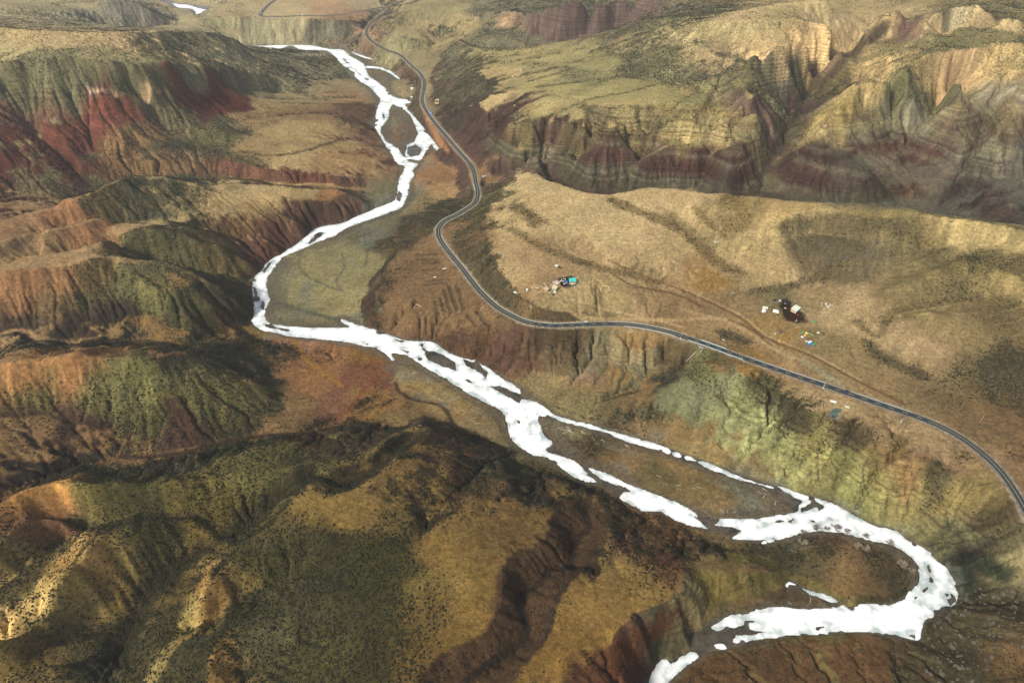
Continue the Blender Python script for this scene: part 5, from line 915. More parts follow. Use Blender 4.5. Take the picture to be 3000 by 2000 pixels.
mhay = mat('straw', (0.42, 0.27, 0.07), vary=0.3); mrust = mat('red_paint', (0.35, 0.02, 0.015), vary=0.1); mtan = mat('dry_thatch', (0.42, 0.33, 0.20), vary=0.25); mtwig = mat('bare_twigs', (0.13, 0.105, 0.08), vary=0.35); mtwigd = mat('dark_red_twigs', (0.085, 0.055, 0.042), vary=0.35)
mwool = mat('cream_wool', (0.46, 0.41, 0.32), vary=0.12); mglass = mat('dark_glass', (0.015, 0.02, 0.025), vary=0.1, rough=0.15); mtyre = mat('black_rubber', (0.012, 0.012, 0.012)); mcar = mat('dark_blue_car_paint', (0.010, 0.016, 0.03), vary=0.1, rough=0.25, spec=0.5)
msteel = mat('galvanised_steel', (0.42, 0.50, 0.48), vary=0.1, rough=0.4); mteal = mat('teal_rail_paint', (0.20, 0.52, 0.45), vary=0.1, rough=0.5); mpale = mat('weathered_boards', (0.46, 0.46, 0.36), vary=0.35, scale=2.5); mdung = mat('dark_dung', (0.03, 0.02, 0.014), vary=0.3)
# ------------------------------------------------------------------ road with its markings and gutter
ma = flat_mat('asphalt', (0.013, 0.020, 0.024), 0.8, 0.25, 0.35, 0.25)
mline = flat_mat('white_road_paint', (0.45, 0.46, 0.42), vary=0.25, scale=0.3); myel = flat_mat('yellow_road_paint', (0.45, 0.34, 0.12), vary=0.3, scale=0.4)
def ribbon(mb, o0, o1, dz, i0=0, i1=None, skirt=0.0):
    i1 = len(rl) if i1 is None else i1; vs = []; fs = []
    for i in range(i0, i1):
        p, n = rl[i]; row = [(p[0]+n[0]*o, p[1]+n[1]*o, p[2]+dz) for o in (o0, o1)]
        if skirt: row = [(row[0][0], row[0][1], row[0][2]-skirt)]+row+[(row[1][0], row[1][1], row[1][2]-skirt)]
        vs += row; k = len(row)
        if i > i0: fs += [((i-i0-1)*k+j, (i-i0-1)*k+j+1, (i-i0)*k+j+1, (i-i0)*k+j) for j in range(k-1)]
    if vs: mb.add(vs, fs)
arc = np.concatenate([[0], np.cumsum(np.hypot(*np.diff(ROADW[:, :2], axis=0).T))])
road = MB(); ribbon(road, 3.2, -3.2, 0.0, skirt=0.6); road = road.build('road', ma); road['kind'] = 'structure'
b_ = MB(); ribbon(b_, 2.96, 2.86, 0.012); b_.build('edge_line', mline, road); b_ = MB(); ribbon(b_, -2.86, -2.96, 0.012); b_.build('edge_line', mline, road)
b_ = MB(); i = 0
def road_index(px, py):
    x, y, z = at(px, py); return int(np.argmin((ROADW[:, 0]-x)**2+(ROADW[:, 1]-y)**2))
SOLID = [(0, road_index(1564, 947)), (road_index(1800, 949), road_index(1990, 983)), (road_index(2720, 1235), len(rl)-1)]
def interp_road(s):
    x = np.interp(s, arc, ROADW[:, 0]); y = np.interp(s, arc, ROADW[:, 1]); z = np.interp(s, arc, ROADW[:, 2]); d = 0.5
    tx = np.interp(s+d, arc, ROADW[:, 0])-np.interp(s-d, arc, ROADW[:, 0]); ty = np.interp(s+d, arc, ROADW[:, 1])-np.interp(s-d, arc, ROADW[:, 1]); h = math.hypot(tx, ty)+1e-9
    return np.array([x, y, z]), np.array([tx/h, ty/h])
for a0, a1 in SOLID: ribbon(b_, 0.16, -0.16, 0.012, a0, a1+1)
for (e0, e1) in ((SOLID[0][1], SOLID[1][0]), (SOLID[1][1], SOLID[2][0])):
    s = arc[e0]+4
    while s+6 < arc[e1]:
        (p, t_), (q, u_) = interp_road(s), interp_road(s+5.0)
        b_.add([(p[0]-t_[1]*0.17, p[1]+t_[0]*0.17, p[2]+0.012), (p[0]+t_[1]*0.17, p[1]-t_[0]*0.17, p[2]+0.012), (q[0]+u_[1]*0.17, q[1]-u_[0]*0.17, q[2]+0.012), (q[0]-u_[1]*0.17, q[1]+u_[0]*0.17, q[2]+0.012)], [(0, 1, 2, 3)]); s += 12.0
b_.build('centre_line', myel, road)
b_ = MB()
for (a, c_) in (((1183, 170), (1242, 234)), ((1239, 280), (1374, 480)), ((1284, 690), (1717, 948)), ((1790, 946), (1980, 978)), ((2200, 1055), (2425, 1129)), ((2500, 1155), (2680, 1217))): ribbon(b_, 4.2, 3.26, -0.05, road_index(*a), road_index(*c_), 0.7)
for (a, c_) in (((1830, 950), (1985, 984)), ((1395, 560), (1400, 540))): ribbon(b_, -3.26, -4.3, -0.05, min(road_index(*a), road_index(*c_)), max(road_index(*a), road_index(*c_)), 0.7)
b_.build('gutter', mconc, road)
def guard(a, c_, off, label):
    i0, i1 = road_index(*a), road_index(*c_); s0, s1 = arc[min(i0, i1)], arc[max(i0, i1)]; p0, _ = interp_road(s0)
    t = thing('guard_rail', tuple(p0), label, 'guard rail', 'guard rails where the road crosses the side gully'); r = MB(); s = s0; prev = None; n_ = 0
    pm = MB().box((0, 0, -0.4), (0.22, 0.22, 1.25), bev=0.03)
    while s <= s1:
        p, tt = interp_road(s); q = (p[0]-tt[1]*off-p0[0], p[1]+tt[0]*off-p0[1], p[2]-p0[2])
        if n_ == 0: po = pm.build('post', mteal, t); base = po
        else: po = base.copy(); link(po, t)
        po.location = q
        if prev is not None: r.tube([(prev[0], prev[1], prev[2]+0.72), (q[0], q[1], q[2]+0.72)], 0.17, 4); r.tube([(prev[0], prev[1], prev[2]+0.4), (q[0], q[1], q[2]+0.4)], 0.09, 4)
        prev = q; s += 3.0; n_ += 1
    r.build('rail', msteel, t)
guard((2012, 992), (2180, 1048), -3.6, 'teal guard rail on the river side of the road above the concrete chute')
guard((2052, 1003), (2128, 1030), 3.6, 'short teal guard rail on the farm side of the road, facing the long rail')
guard((1394, 592), (1284, 684), -3.7, 'pale guard rail round the outside of the hairpin road bend below the bridge')
def roadside(px, py): return at(px, py)
# white marker posts along the edge
for k, (cx_, cy_) in enumerate([(420,245),(515,283),(632,317),(745,347),(797,358),(860,368),(985,381),(1100,392),(1360,388),(1625,380),(1750,376),(1880,372)]):
    p = roadside(1440+cx_/6.533, 900+cy_/6.533)
    if k == 0:
        mp = thing('marker_post', p, 'short white concrete marker post on the outer edge of the road bend', 'marker post', 'white marker posts along the road edge')
        MB().box((0, 0, -0.2), (0.55, 0.55, 1.0), taper=0.85, bev=0.05).build('post', mwhite, mp); MB().box((0, 0, 0.78), (0.62, 0.62, 0.16), bev=0.04).build('cap', mconc, mp); remember(mp)
    else: copy_tree(mp, p)
# ------------------------------------------------------------------ vehicles
def make_car(name, p, rz, label, cat, bodym, L_=4.4, W_=1.85, H_=1.5, boxm=None):
    t = thing(name, p, label, cat, None, rz)
    if boxm is None:
        prof = [(-L_/2, 0.35), (-L_/2, 0.85), (-L_*0.42, 0.95), (L_*0.20, 0.95), (L_*0.46, 0.82), (L_/2, 0.65), (L_/2, 0.35)]
        cab = [(-L_*0.40, 0.95), (-L_*0.30, H_), (L_*0.05, H_), (L_*0.20, 0.95)]
    else:
        prof = [(-L_/2, 0.45), (-L_/2, 0.75), (L_*0.24, 0.75), (L_*0.24, 0.95), (L_*0.47, 0.95), (L_/2, 0.8), (L_/2, 0.45)]
        cab = [(L_*0.25, 0.95), (L_*0.25, H_*0.82), (L_*0.40, H_*0.82), (L_*0.47, 0.95)]
    def ext(pr, w, wt=None):
        wt = wt or w; n = len(pr); zs = [q[1] for q in pr]; zm, zM = min(zs), max(zs); vs = []
        for s in (-1, 1): vs += [(x, s*(w+(wt-w)*(z-zm)/(zM-zm+1e-6))/2, z) for x, z in pr]
        return vs, [tuple(range(n)), tuple(range(2*n-1, n-1, -1))]+[(i, n+i, n+(i+1) % n, (i+1) % n) for i in range(n)]
    MB().add(*ext(prof, W_, W_*0.96)).build('body', bodym, t)
    MB().add(*ext(cab, W_*0.93, W_*0.78)).build('cabin_glass', mglass, t)
    cz = H_ if boxm is None else H_*0.82; xs = (-L_*0.29, L_*0.04) if boxm is None else (L_*0.25, L_*0.40)
    MB().box(((xs[0]+xs[1])/2, 0, cz-0.01), (xs[1]-xs[0]+0.05, W_*0.80, 0.06), bev=0.02).build('roof', bodym, t)
    if boxm: MB().box((-L_*0.135, 0, 0.76), (L_*0.72, W_*1.02, H_-0.72), bev=0.04).build('cargo_box', boxm, t)
    for sx_ in (-0.31, 0.31):
        for sy_ in (-1, 1):
            w = MB().tube([(L_*sx_, sy_*W_*0.40, 0.34), (L_*sx_, sy_*W_*0.51, 0.34)], 0.34, 14).build('wheel', mtyre, t); MB().tube([(L_*sx_, sy_*W_*0.505, 0.34), (L_*sx_, sy_*W_*0.52, 0.34)], 0.19, 10).build('rim', msteel, w)
    for sy_ in (-1, 1): MB().box((L_/2-0.03, sy_*W_*0.33, 0.62), (0.1, 0.34, 0.14), bev=0.02).build('headlight', mwhite, t)
    return t
def on_road(px, py, lane):
    i = road_index(px, py); p, n = rl[i]; q, _ = rl[min(i+1, len(rl)-1)]; h = math.atan2(n[1], n[0])-math.pi/2
    return (p[0]+n[0]*lane, p[1]+n[1]*lane, p[2]+0.012), h
p, h = on_road(2478, 1147, 1.5); make_car('car', p, h+math.pi, 'dark blue car driving on the road between the two farms and the blue-grey puddle', 'car', mcar, 4.6, 1.9, 1.6)
p, h = on_road(887, 46, 1.2); make_car('van', p, h, 'white van on the far road along the cliff top', 'van', mwhite, 5.2, 2.0, 2.1, mwhite)
p, h = on_road(766, 40, 1.2); make_car('minibus', p, h, 'white minibus at the sharp corner of the far road', 'minibus', mwhite, 5.6, 2.0, 2.2, mwhite)
p = at(1263, 334); i = road_index(1256, 335); make_car('lorry', (p[0], p[1], p[2]+0.05), on_road(1256, 335, 0)[1], 'small lorry with blue box parked beside the road', 'lorry', mwhite, 5.6, 2.2, 2.9, mat('bright_blue_box', (0.03, 0.20, 0.62), vary=0.08))
p, h = on_road(1720, 946, 3.9); make_car('parked_car', (p[0], p[1], p[2]), h, 'small white car parked on the pale shoulder at the middle bend', 'car', mwhite, 3.9, 1.75, 1.5)
p, h = on_road(1562, 951, -1.6); t = thing('traffic_cone', p, 'red cone standing on the outer lane of the middle bend', 'traffic cone'); MB().box((0, 0, 0), (0.7, 0.7, 0.08), bev=0.02).build('base', mblack, t); MB().tube([(0, 0, 0.08), (0, 0, 1.0)], 0.3, 10, 0.06).build('cone', mrust, t)
# ------------------------------------------------------------------ masts and poles
def mast(px, py, label):
    i = road_index(px, py); p, n = rl[i]; b = (p[0]-n[0]*5.2, p[1]-n[1]*5.2); z = float(height(b[0], b[1])); a = math.atan2(n[1], n[0]); t = thing('camera_mast', (b[0], b[1], z), label, 'camera mast', 'camera masts reaching over the road', a)
    MB().tube([(0, 0, -0.3), (0, 0, 6.5)], 0.16, 8, 0.11).build('pole', msteel, t); MB().tube([(0, 0, 6.3), (5.5, 0, 6.8)], 0.10, 6, 0.07).build('arm', msteel, t)
    MB().box((5.3, 0, 6.25), (0.5, 0.3, 0.35), bev=0.04).build('camera_box', mwhite, t); MB().box((-0.3, 0.4, 0), (0.7, 0.5, 1.5), bev=0.05).build('cabinet', mwhite, t)
mast(2418, 1130, 'slim camera mast over the road near the dark car'); mast(1997, 986, 'slim camera mast over the road at the end of the long guard rail')
def pole_parts(t, h, arm=1.8):
    MB().tube([(0, 0, -0.5), (0, 0, h)], 0.16, 7, 0.10).build('pole', mwood, t); MB().box((0, 0, h-0.9), (arm, 0.14, 0.14), bev=0.02).build('crossarm', mwood, t)
    for s in (-0.42, 0, 0.42): MB().tube([(s*arm, 0, h-0.76), (s*arm, 0, h-0.48)], 0.06, 6).build('insulator', mwhite, t)
UP = [(1855,690,'on the bare upper slope below the crest saddle'),(1955,748,'on the open tan slope left of the brown field'),(1696,724,'beside the upper scrub swale, leftmost of the line'),(1782,760,'by a small earth ring on the slope, left of a pair'),(1799,768,'by a small earth ring on the slope, right of a pair'),(1870,802,'on the lower slope above the long ditch'),(2068,806,'at the left tip of the brown field'),(2199,880,'just left of the right-hand farmstead, by the green patch'),(2470,1028,'alone right of the scattered camp'),(2870,1238,'near the right end of the road, above the bend'),(2080,868,'where the long ditch meets the dirt track')]
for k, (x_, y_, w_) in enumerate(UP):
    p = at(x_, y_)
    if k == 0: up = thing('utility_pole', p, 'thin wooden utility pole '+w_, 'utility pole', 'utility poles crossing the farm slope', 0.6); pole_parts(up, 8.5); remember(up)
    else: copy_tree(up, p, 0.4+0.1*k, 'thin wooden utility pole '+w_)
p = at(1520, 512); t = thing('pole_frame', p, 'frame of three pale poles with a crossbar on the knoll', 'pole frame', None, 0.3)
for s in (-3, 0, 3): MB().tube([(s, 0, -0.5), (s, 0, 9.5)], 0.2, 7, 0.14).build('pole', mdrift, t)
MB().tube([(-3.6, 0.2, 8.4), (3.6, 0.2, 8.4)], 0.13, 6).build('crossbar', mdrift, t)
p = at(2327, 953); t = thing('windmill_pole', p, 'tall pole with a small platform at the edge of the dark farmyard', 'pole'); MB().tube([(0, 0, -0.4), (0.4, 0, 8.5)], 0.14, 7, 0.1).build('pole', mdrift, t); MB().box((0.6, 0.2, 6.0), (2.2, 1.4, 0.15), 0.4, bev=0.03).build('platform', mwood, t)
# ------------------------------------------------------------------ buildings
def house(name, px, py, rz, s, wallm, roofm, label, cat, slope=0.12, gable=False, door=True, win=1, front=-1, wall2=None):
    p = at(px, py); lx, ly, h = s; t = thing(name, (p[0], p[1], p[2]), label, cat, None, rz)
    MB().box((0, 0, -0.8), (lx, ly, h+0.8), bev=0.03).build('wall', wallm, t)
    if wall2: MB().box((0, front*(ly/2+0.03), 0.05), (lx*0.98, 0.05, h-0.1), bev=0.01).build('front_cladding', wall2, t)
    o = 0.35; x, y = lx/2+o, ly/2+o
    if gable:
        rh = ly*0.22; MB().add([(-x, -y, h-0.02), (x, -y, h-0.02), (x, 0, h+rh), (-x, 0, h+rh), (-x, y, h-0.02), (x, y, h-0.02), (-x, -y, h-0.14), (x, -y, h-0.14), (-x, y, h-0.14), (x, y, h-0.14)], [(0, 1, 2, 3), (3, 2, 5, 4), (0, 3, 4), (1, 5, 2), (6, 7, 1, 0), (4, 5, 9, 8), (8, 9, 7, 6)]).build('roof', roofm, t)
    else:
        dz = slope*ly; MB().add([(-x, -y, h+0.02), (x, -y, h+0.02), (x, y, h+dz), (-x, y, h+dz), (-x, -y, h+0.2), (x, -y, h+0.2), (x, y, h+dz+0.2), (-x, y, h+dz+0.2)], [(3, 2, 1, 0), (4, 5, 6, 7), (0, 1, 5, 4), (1, 2, 6, 5), (2, 3, 7, 6), (3, 0, 4, 7)]).build('roof', roofm, t)
    if door:
        d = MB().box((-lx*0.2, front*(ly/2+0.08), 0), (1.0, 0.1, min(2.0, h-0.2)), bev=0.02).build('door', mwood, t); MB().box((-lx*0.2+0.38, front*(ly/2+0.15), 0.95), (0.06, 0.06, 0.16), bev=0.01).build('handle', msteel, d)
    for k in range(win):
        xx = lx*(0.12+0.24*k); f_ = MB().box((xx, front*(ly/2+0.07), 0.95), (1.1, 0.1, min(0.9, h-1.1)), bev=0.02).build('window', mwhite, t); MB().box((xx, front*(ly/2+0.11), 1.05), (0.9, 0.08, min(0.7, h-1.3)), bev=0.01).build('pane', mglass, f_)
    return t
house('barn', 1677, 827, 0.10, (7.4, 5.6, 2.8), mmud, mturq, 'barn with bright turquoise metal roof inside the dark sheep pen', 'barn')
house('shed', 1659, 830, 0.10, (1.8, 2.2, 2.2), mlblue, mblue, 'tiny deep blue shed against the turquoise roofed barn', 'shed', win=0)
house('mud_house', 1601, 850, -0.75, (5.5, 3.4, 2.3), mmud, mat('flat_mud_roof', (0.33, 0.25, 0.17), vary=0.2), 'flat-roofed mud house in the rubble left of the sheep pen', 'house')
house('thatched_hut', 1625, 847, -0.5, (5.2, 4.2, 2.4), mmud, mtan, 'pale thatched hut with a white box against it', 'hut', win=0)
house('stone_hut', 1630, 782, 0.1, (3.2, 2.2, 2.0), mat('grey_stone', (0.34, 0.32, 0.27), vary=0.3), mpale, 'small grey hut alone uphill of the turquoise barn', 'hut', win=0)
house('farmhouse', 2330, 909, 0.74, (9.6, 6.2, 2.7), mmud, mpale, 'farmhouse with pale board roof and light blue front wall', 'farmhouse', slope=0.10, wall2=mlblue, win=2)
house('black_shed', 2305, 889, -0.6, (6.5, 4.5, 1.8), mblack, mat('black_felt_roof', (0.010, 0.010, 0.011), vary=0.3), 'low black roofed shed behind the farmhouse', 'shed', win=0)
house('riverside_hut', 1207, 262, -0.1, (5.5, 4.0, 2.6), mat('grey_render', (0.42, 0.44, 0.40)), mwhite, 'white roofed hut on a grey-green pad between river and road', 'hut', win=1)
house('pump_house', 1206, 287, -0.1, (3.6, 2.4, 2.2), mconc, mwhite, 'small white pump house above the round blue ice pond', 'pump house', win=0)
def yurt(px, py, r, label, m_, roofm):
    p = at(px, py); t = thing('yurt', p, label, 'yurt'); n = 20; w = MB(); ring = [(r*math.cos(6.2832*k/n), r*math.sin(6.2832*k/n)) for k in range(n)]; w.prism(ring, -0.4, 1.5).build('wall', m_, t)
    rr = MB(); vs = []
    for q, z in ((1.06, 1.45), (0.8, 2.0), (0.45, 2.45), (0.18, 2.62)): vs += [(a*q, b*q, z) for a, b in ring]
    fs = [(k*n+i, k*n+(i+1) % n, (k+1)*n+(i+1) % n, (k+1)*n+i) for k in range(3) for i in range(n)]+[tuple(range(3*n, 4*n)), tuple(range(n-1, -1, -1))]; rr.add(vs, fs).build('roof', roofm, t, True)
    d = MB().box((0, -r-0.02, 0), (0.8, 0.12, 1.35), bev=0.02).build('door', mwood, t); MB().tube([(0.3, 0.3, 2.4), (0.3, 0.3, 3.2)], 0.09, 8).build('stove_pipe', mblack, t); return t
yurt(2238, 912, 2.4, 'round white felt yurt left of the farmhouse', mfelt, mfelt)
yurt(1545, 851, 1.7, 'round grey-blue felt yurt at the left end of the rubble', mat('grey_blue_felt', (0.22, 0.28, 0.30), vary=0.3), mat('grey_felt', (0.40, 0.42, 0.38), vary=0.3))
def tent(px, py, rz, s, m_, label, pm=None):
    p = at(px, py); t = thing('tent', p, label, 'tent', None, rz); x, y, h = s[0]/2, s[1]/2, s[2]
    MB().add([(-x, -y, -0.3), (x, -y, -0.3), (x, y, -0.3), (-x, y, -0.3), (-x*0.9, 0.1*y, h), (x*0.85, -0.1*y, h*0.94), (0, -0.35*y, h*0.66), (0, 0.35*y, h*0.66)], [(0, 1, 5, 6), (0, 6, 4), (6, 5, 4), (2, 3, 4, 7), (2, 7, 5), (7, 4, 5), (1, 2, 5), (3, 0, 4), (3, 2, 1, 0)]).build('canvas', m_, t)
    for sx_ in (-0.9, 0.85): MB().tube([(x*sx_, 0, h-0.2), (x*sx_, 0, h+0.25)], 0.05, 5).build('pole', mwood, t)
    if pm: MB().box((x*0.55, -y*0.3, h*0.55), (x*0.6, y*0.8, 0.12), 0.2, bev=0.03).build('patch', pm, t)
tent(2242, 902, -0.3, (6.0, 4.0, 2.0), mat('grey_green_canvas', (0.33, 0.33, 0.25), vary=0.35), 'patched grey-green tent behind the white yurt')
tent(2273, 912, -0.4, (6.2, 4.2, 2.1), mfelt, 'white canvas tent with a dark blue patch, between yurt and farmhouse', mblue)
tent(2372, 1002, 0.5, (4.0, 3.0, 1.5), mat('pale_blue_tarp', (0.45, 0.62, 0.62), vary=0.15), 'pale blue sheet tent in the scattered camp by the yellow straw')
# enclosures
def ring_walls(name, corners, h, w, m_, label, cat, gap=None, partname='wall'):
    P = [at(*c) for c in corners]; o = P[0]; t = thing(name, o, label, cat)
    for k in range(len(P)):
        if k == gap: continue
        a, b = P[k], P[(k+1) % len(P)]; n_ = max(int(math.hypot(b[0]-a[0], b[1]-a[1])/3), 1); m_b = MB()
        for j in range(n_):
            q = [a[i]+(b[i]-a[i])*j/n_ for i in range(2)]; r = [a[i]+(b[i]-a[i])*(j+1)/n_ for i in range(2)]; c = ((q[0]+r[0])/2, (q[1]+r[1])/2); z = float(height(*c)); l = math.hypot(r[0]-q[0], r[1]-q[1])
            m_b.box((c[0]-o[0], c[1]-o[1], z-0.6-o[2]), (l+w*0.6, w, h*(0.8+0.35*random.random())+0.6), math.atan2(r[1]-q[1], r[0]-q[0]), bev=0.05)
        m_b.build(partname, m_, t)
    return t
ring_walls('mud_enclosure', [(1276,294),(1286,293),(1285,304),(1275,305)], 2.2, 0.7, mat('yellow_mud', (0.42, 0.31, 0.17), vary=0.2), 'roofless square of yellow mud walls on the brown slope above the road', 'ruin')
ring_walls('sheep_pen', [(1634,816),(1677,809),(1689,834),(1656,843),(1641,832)], 1.2, 0.5, mat('dark_stone_wall', (0.10, 0.08, 0.06), vary=0.35), 'dark stone sheep pen wall round the turquoise barn', 'pen', 3)
ring_walls('ruined_yard', [(1583,834),(1592,829),(1604,842),(1594,848)], 1.0, 0.6, mmud, 'crumbling mud wall yard behind the flat-roofed mud house', 'ruin', 2)
ring_walls('earth_ring', [(1760,845),(1770,837),(1782,840),(1787,850),(1776,858),(1762,855)], 0.9, 1.2, mat('yellow_earth', (0.34, 0.26, 0.13), vary=0.3), 'low ring of yellow earth right of the sheep pen', 'earth ring', 4, 'bank')
ring_walls('house_yard_fence', [(2341,907),(2358,915),(2346,927)], 1.0, 0.12, mwood, 'low plank fence round the yard in front of the farmhouse', 'fence', 2, 'plank_run')
ring_walls('ruined_foundation', [(1209,897),(1222,895),(1235,898),(1224,904)], 0.7, 0.6, mmud, 'low mud foundation outline on the lower left of the ruins bench', 'ruin', 3)
def fence(name, pts, label, step=2.6, h=1.1, rails=2):
    P = [at(*c) for c in pts]; o = P[0]; t = thing(name, o, label, 'fence'); pm = MB().tube([(0, 0, -0.3), (0, 0, h)], 0.07, 5); base = None; last = None; r = MB()
    for a, b in zip(P[:-1], P[1:]):
        n_ = max(int(math.hypot(b[0]-a[0], b[1]-a[1])/step), 1)
        for j in range(n_+1):
            x = a[0]+(b[0]-a[0])*j/n_; y = a[1]+(b[1]-a[1])*j/n_; z = float(height(x, y)); q = (x-o[0], y-o[1], z-o[2])
            if base is None: base = pm.build('post', mwood, t)
            else: c = base.copy(); link(c, t); c.location = q
            if last:
                for k in range(rails): r.tube([(last[0], last[1], last[2]+h*(0.45+0.45*k)), (q[0], q[1], q[2]+h*(0.45+0.45*k))], 0.045, 4)
            last = q
    r.build('rail', mwood, t)
fence('corral_fence', [(2336,895),(2368,912),(2393,929)], 'straight wooden corral fence right of the farmhouse')
fence('camp_fence', [(2325,983),(2345,998),(2362,1013)], 'wooden fence along the left side of the scattered camp')
fence('camp_side_fence', [(2372,977),(2385,990),(2398,1003)], 'wooden fence along the right side of the scattered camp')
fence('yard_fence', [(2272,1000),(2300,978),(2335,962),(2360,945)], 'long leaning fence between dark farmyard and yellow straw')
# ------------------------------------------------------------------ concrete works by the road
def wall_piece(mb, a, b, h0, h1, w=0.5, o=(0, 0, 0)):
    d = Vector((b[0]-a[0], b[1]-a[1], 0)).normalized(); n = Vector((-d.y, d.x, 0))*w/2; vs = []
    for p, h in ((a, h0), (b, h1)):
        for s in (-1, 1): vs += [(p[0]+n.x*s-o[0], p[1]+n.y*s-o[1], p[2]-0.8-o[2]), (p[0]+n.x*s-o[0], p[1]+n.y*s-o[1], p[2]+h-o[2])]
    mb.add(vs, [(0, 1, 3, 2), (4, 6, 7, 5), (0, 4, 5, 1), (2, 3, 7, 6), (1, 5, 7, 3), (0, 2, 6, 4)])
p = at(1416, 518); t = thing('culvert_head', p, 'pale concrete culvert mouth with wing walls beside the road above the bridge', 'culvert', None, -0.5)
for a, b in (((-4, 3, 0), (0, 0.5, 0)), ((4, 3, 0), (0.8, 0.5, 0)), ((-3, -5, 0), (0, -0.5, 0)), ((3.5, -5, 0), (0.8, -0.5, 0))): q = MB(); wall_piece(q, a, b, 0.8, 1.6, 0.6); q.build('wing_wall', mconc, t)
MB().box((0.4, 0, -0.5), (3.4, 1.2, 1.9), bev=0.05).build('head_wall', mwhite, t); MB().box((0, 6.5, -0.3), (4.4, 4.2, 0.6), 0.1, bev=0.05).build('apron', mconc, t)
i = road_index(1397, 548); p, n = rl[i]; t = thing('bridge_abutment', (float(p[0]), float(p[1]), float(p[2])), 'pale concrete bridge parapets and wing walls where the road crosses the side stream', 'bridge')
for s in (-1, 1):
    q = MB(); vs = []
    tx, ty = n[1], -n[0]
    wall_piece(q, (n[0]*s*3.6-tx*11, n[1]*s*3.6-ty*11, -0.3), (n[0]*s*3.6+tx*11, n[1]*s*3.6+ty*11, -0.3), 1.15, 1.15, 0.35); q.build('parapet', mconc, t)
    q = MB(); wall_piece(q, (n[0]*s*4.4-tx*9, n[1]*s*4.4-ty*9, -1.2), (n[0]*s*13-tx*13, n[1]*s*13-ty*13, -7.5), 0.9, 0.6, 0.6); q.build('wing_wall', mconc, t)
a, b, c_, d_ = at(2050, 1019), at(2057, 1024), at(2011, 1059), at(2020, 1060); t = thing('drain_chute', a, 'long concrete drain chute running down the gully below the guard rail', 'drain chute')
q = MB(); wall_piece(q, a, c_, 0.9, 0.7, 0.5, a); q.build('side_wall', mconc, t); q = MB(); wall_piece(q, b, d_, 0.9, 0.7, 0.5, a); q.build('side_wall', mconc, t); q = MB(); wall_piece(q, (a[0]-0.5, a[1]+1.2, a[2]), (b[0]+1.2, b[1]+1.2, b[2]), 1.3, 1.3, 0.7, a); q.build('head_wall', mconc, t)
def block(name, px, py, rz, s, m_, label, cat, lid=None, lidname='top'):
    p = at(px, py); t = thing(name, p, label, cat, None, rz); MB().box((0, 0, -0.3), (s[0], s[1], s[2]+0.3), taper=0.94, bev=0.06).build('block', m_, t)
    MB().box((0, 0, s[2]-0.01), (s[0]*0.8, s[1]*0.8, 0.14), bev=0.04).build(lidname, lid or m_, t); return t
block('inlet_box', 2120, 994, -0.6, (3.0, 2.0, 1.1), mconc, 'pale concrete inlet box beside the big dark bushes above the road', 'inlet box', mblack, 'grate')
block('concrete_block', 2641, 1234, 0.8, (4.5, 1.6, 1.8), mat('grey_concrete', (0.20, 0.21, 0.19), vary=0.3), 'leaning grey concrete block in the bushes below the right part of the road', 'concrete block')
block('white_box', 1626, 855, 0.05, (2.3, 2.2, 1.8), mwhite, 'white box shed with a turquoise mark in front of the thatched hut', 'box', mturq, 'mark')
block('water_tank', 1609, 858, 0.3, (1.1, 1.1, 1.2), mwhite, 'little white water tank below the flat-roofed mud house', 'water tank', mconc, 'lid')
block('generator', 2285, 881, 0.2, (2.2, 1.2, 1.1), mat('pale_green_metal', (0.45, 0.55, 0.48)), 'pale green metal box left of the black shed', 'box', mwhite, 'lid')
block('beehive', 2271, 978, 0.2, (0.9, 0.9, 0.9), mwhite, 'small white box beside the grey trough', 'box', mconc, 'lid')
block('white_slab', 2397, 975, -0.5, (2.8, 1.4, 0.5), mwhite, 'white slab lying right of the scattered camp', 'slab', mpale, 'board')
def trough(px, py, rz, s, m_, label, mi_=None):
    p = at(px, py); t = thing('trough', p, label, 'trough', None, rz); x, y, h = s; MB().box((0, 0, -0.2), (x, y, 0.35), bev=0.04).build('floor', m_, t)
    for k in (-1, 1): MB().box((0, k*y/2, -0.1), (x, 0.14, h), bev=0.03).build('side', m_, t); MB().box((k*x/2, 0, -0.1), (0.14, y*0.9, h), bev=0.03).build('end', m_, t)
    MB().box((0, 0, h-0.25), (x*0.94, y*0.8, 0.05), bev=0.01).build('filling', mi_ or mconc, t)
trough(2441, 1177, -0.42, (5.6, 1.7, 0.9), mwhite, 'long white metal trough at the end of a dirt bank left of the track fork', mwhite)
trough(2482, 1192, -0.5, (4.0, 1.7, 0.9), mpale, 'pale trough with grey-green filling right of the track fork', mat('grey_green_water', (0.22, 0.27, 0.22)))
trough(2290, 974, 0.5, (7.5, 1.0, 0.8), mat('dark_grey_metal', (0.10, 0.11, 0.12)), 'long dark grey trough at the left tip of the yellow straw', mblack)
def roll(name, px, py, rz, l, r, m_, label, cat):
    p = at(px, py); o = MB(); n_ = 7
    for k in range(3): o.tube([(-l/2+l*i_/n_, 0.55*r*(k-1)+0.1*math.sin(i_*2.1+k), r*(0.75 if k != 1 else 1.25)+0.08*math.sin(i_*1.7+k)) for i_ in range(n_+1)], r*0.72, 7)
    o = o.build(name, m_, None, True); o.location = p; o.rotation_euler = (0, 0, rz); return tag(o, label, cat)
roll('rolled_tarpaulin', 2383, 943, 0.55, 5.6, 0.55, mgreen, 'bright green rolled tarpaulin at the right edge of the dark farmyard', 'tarpaulin')
roll('green_tarpaulin', 2351, 973, 0.5, 4.0, 0.45, mgreen, 'green tarpaulin along the top edge of the scattered camp', 'tarpaulin')
roll('green_sheet', 2376, 980, -0.8, 3.6, 0.4, mgreen, 'green sheet running down the right edge of the scattered camp', 'tarpaulin')
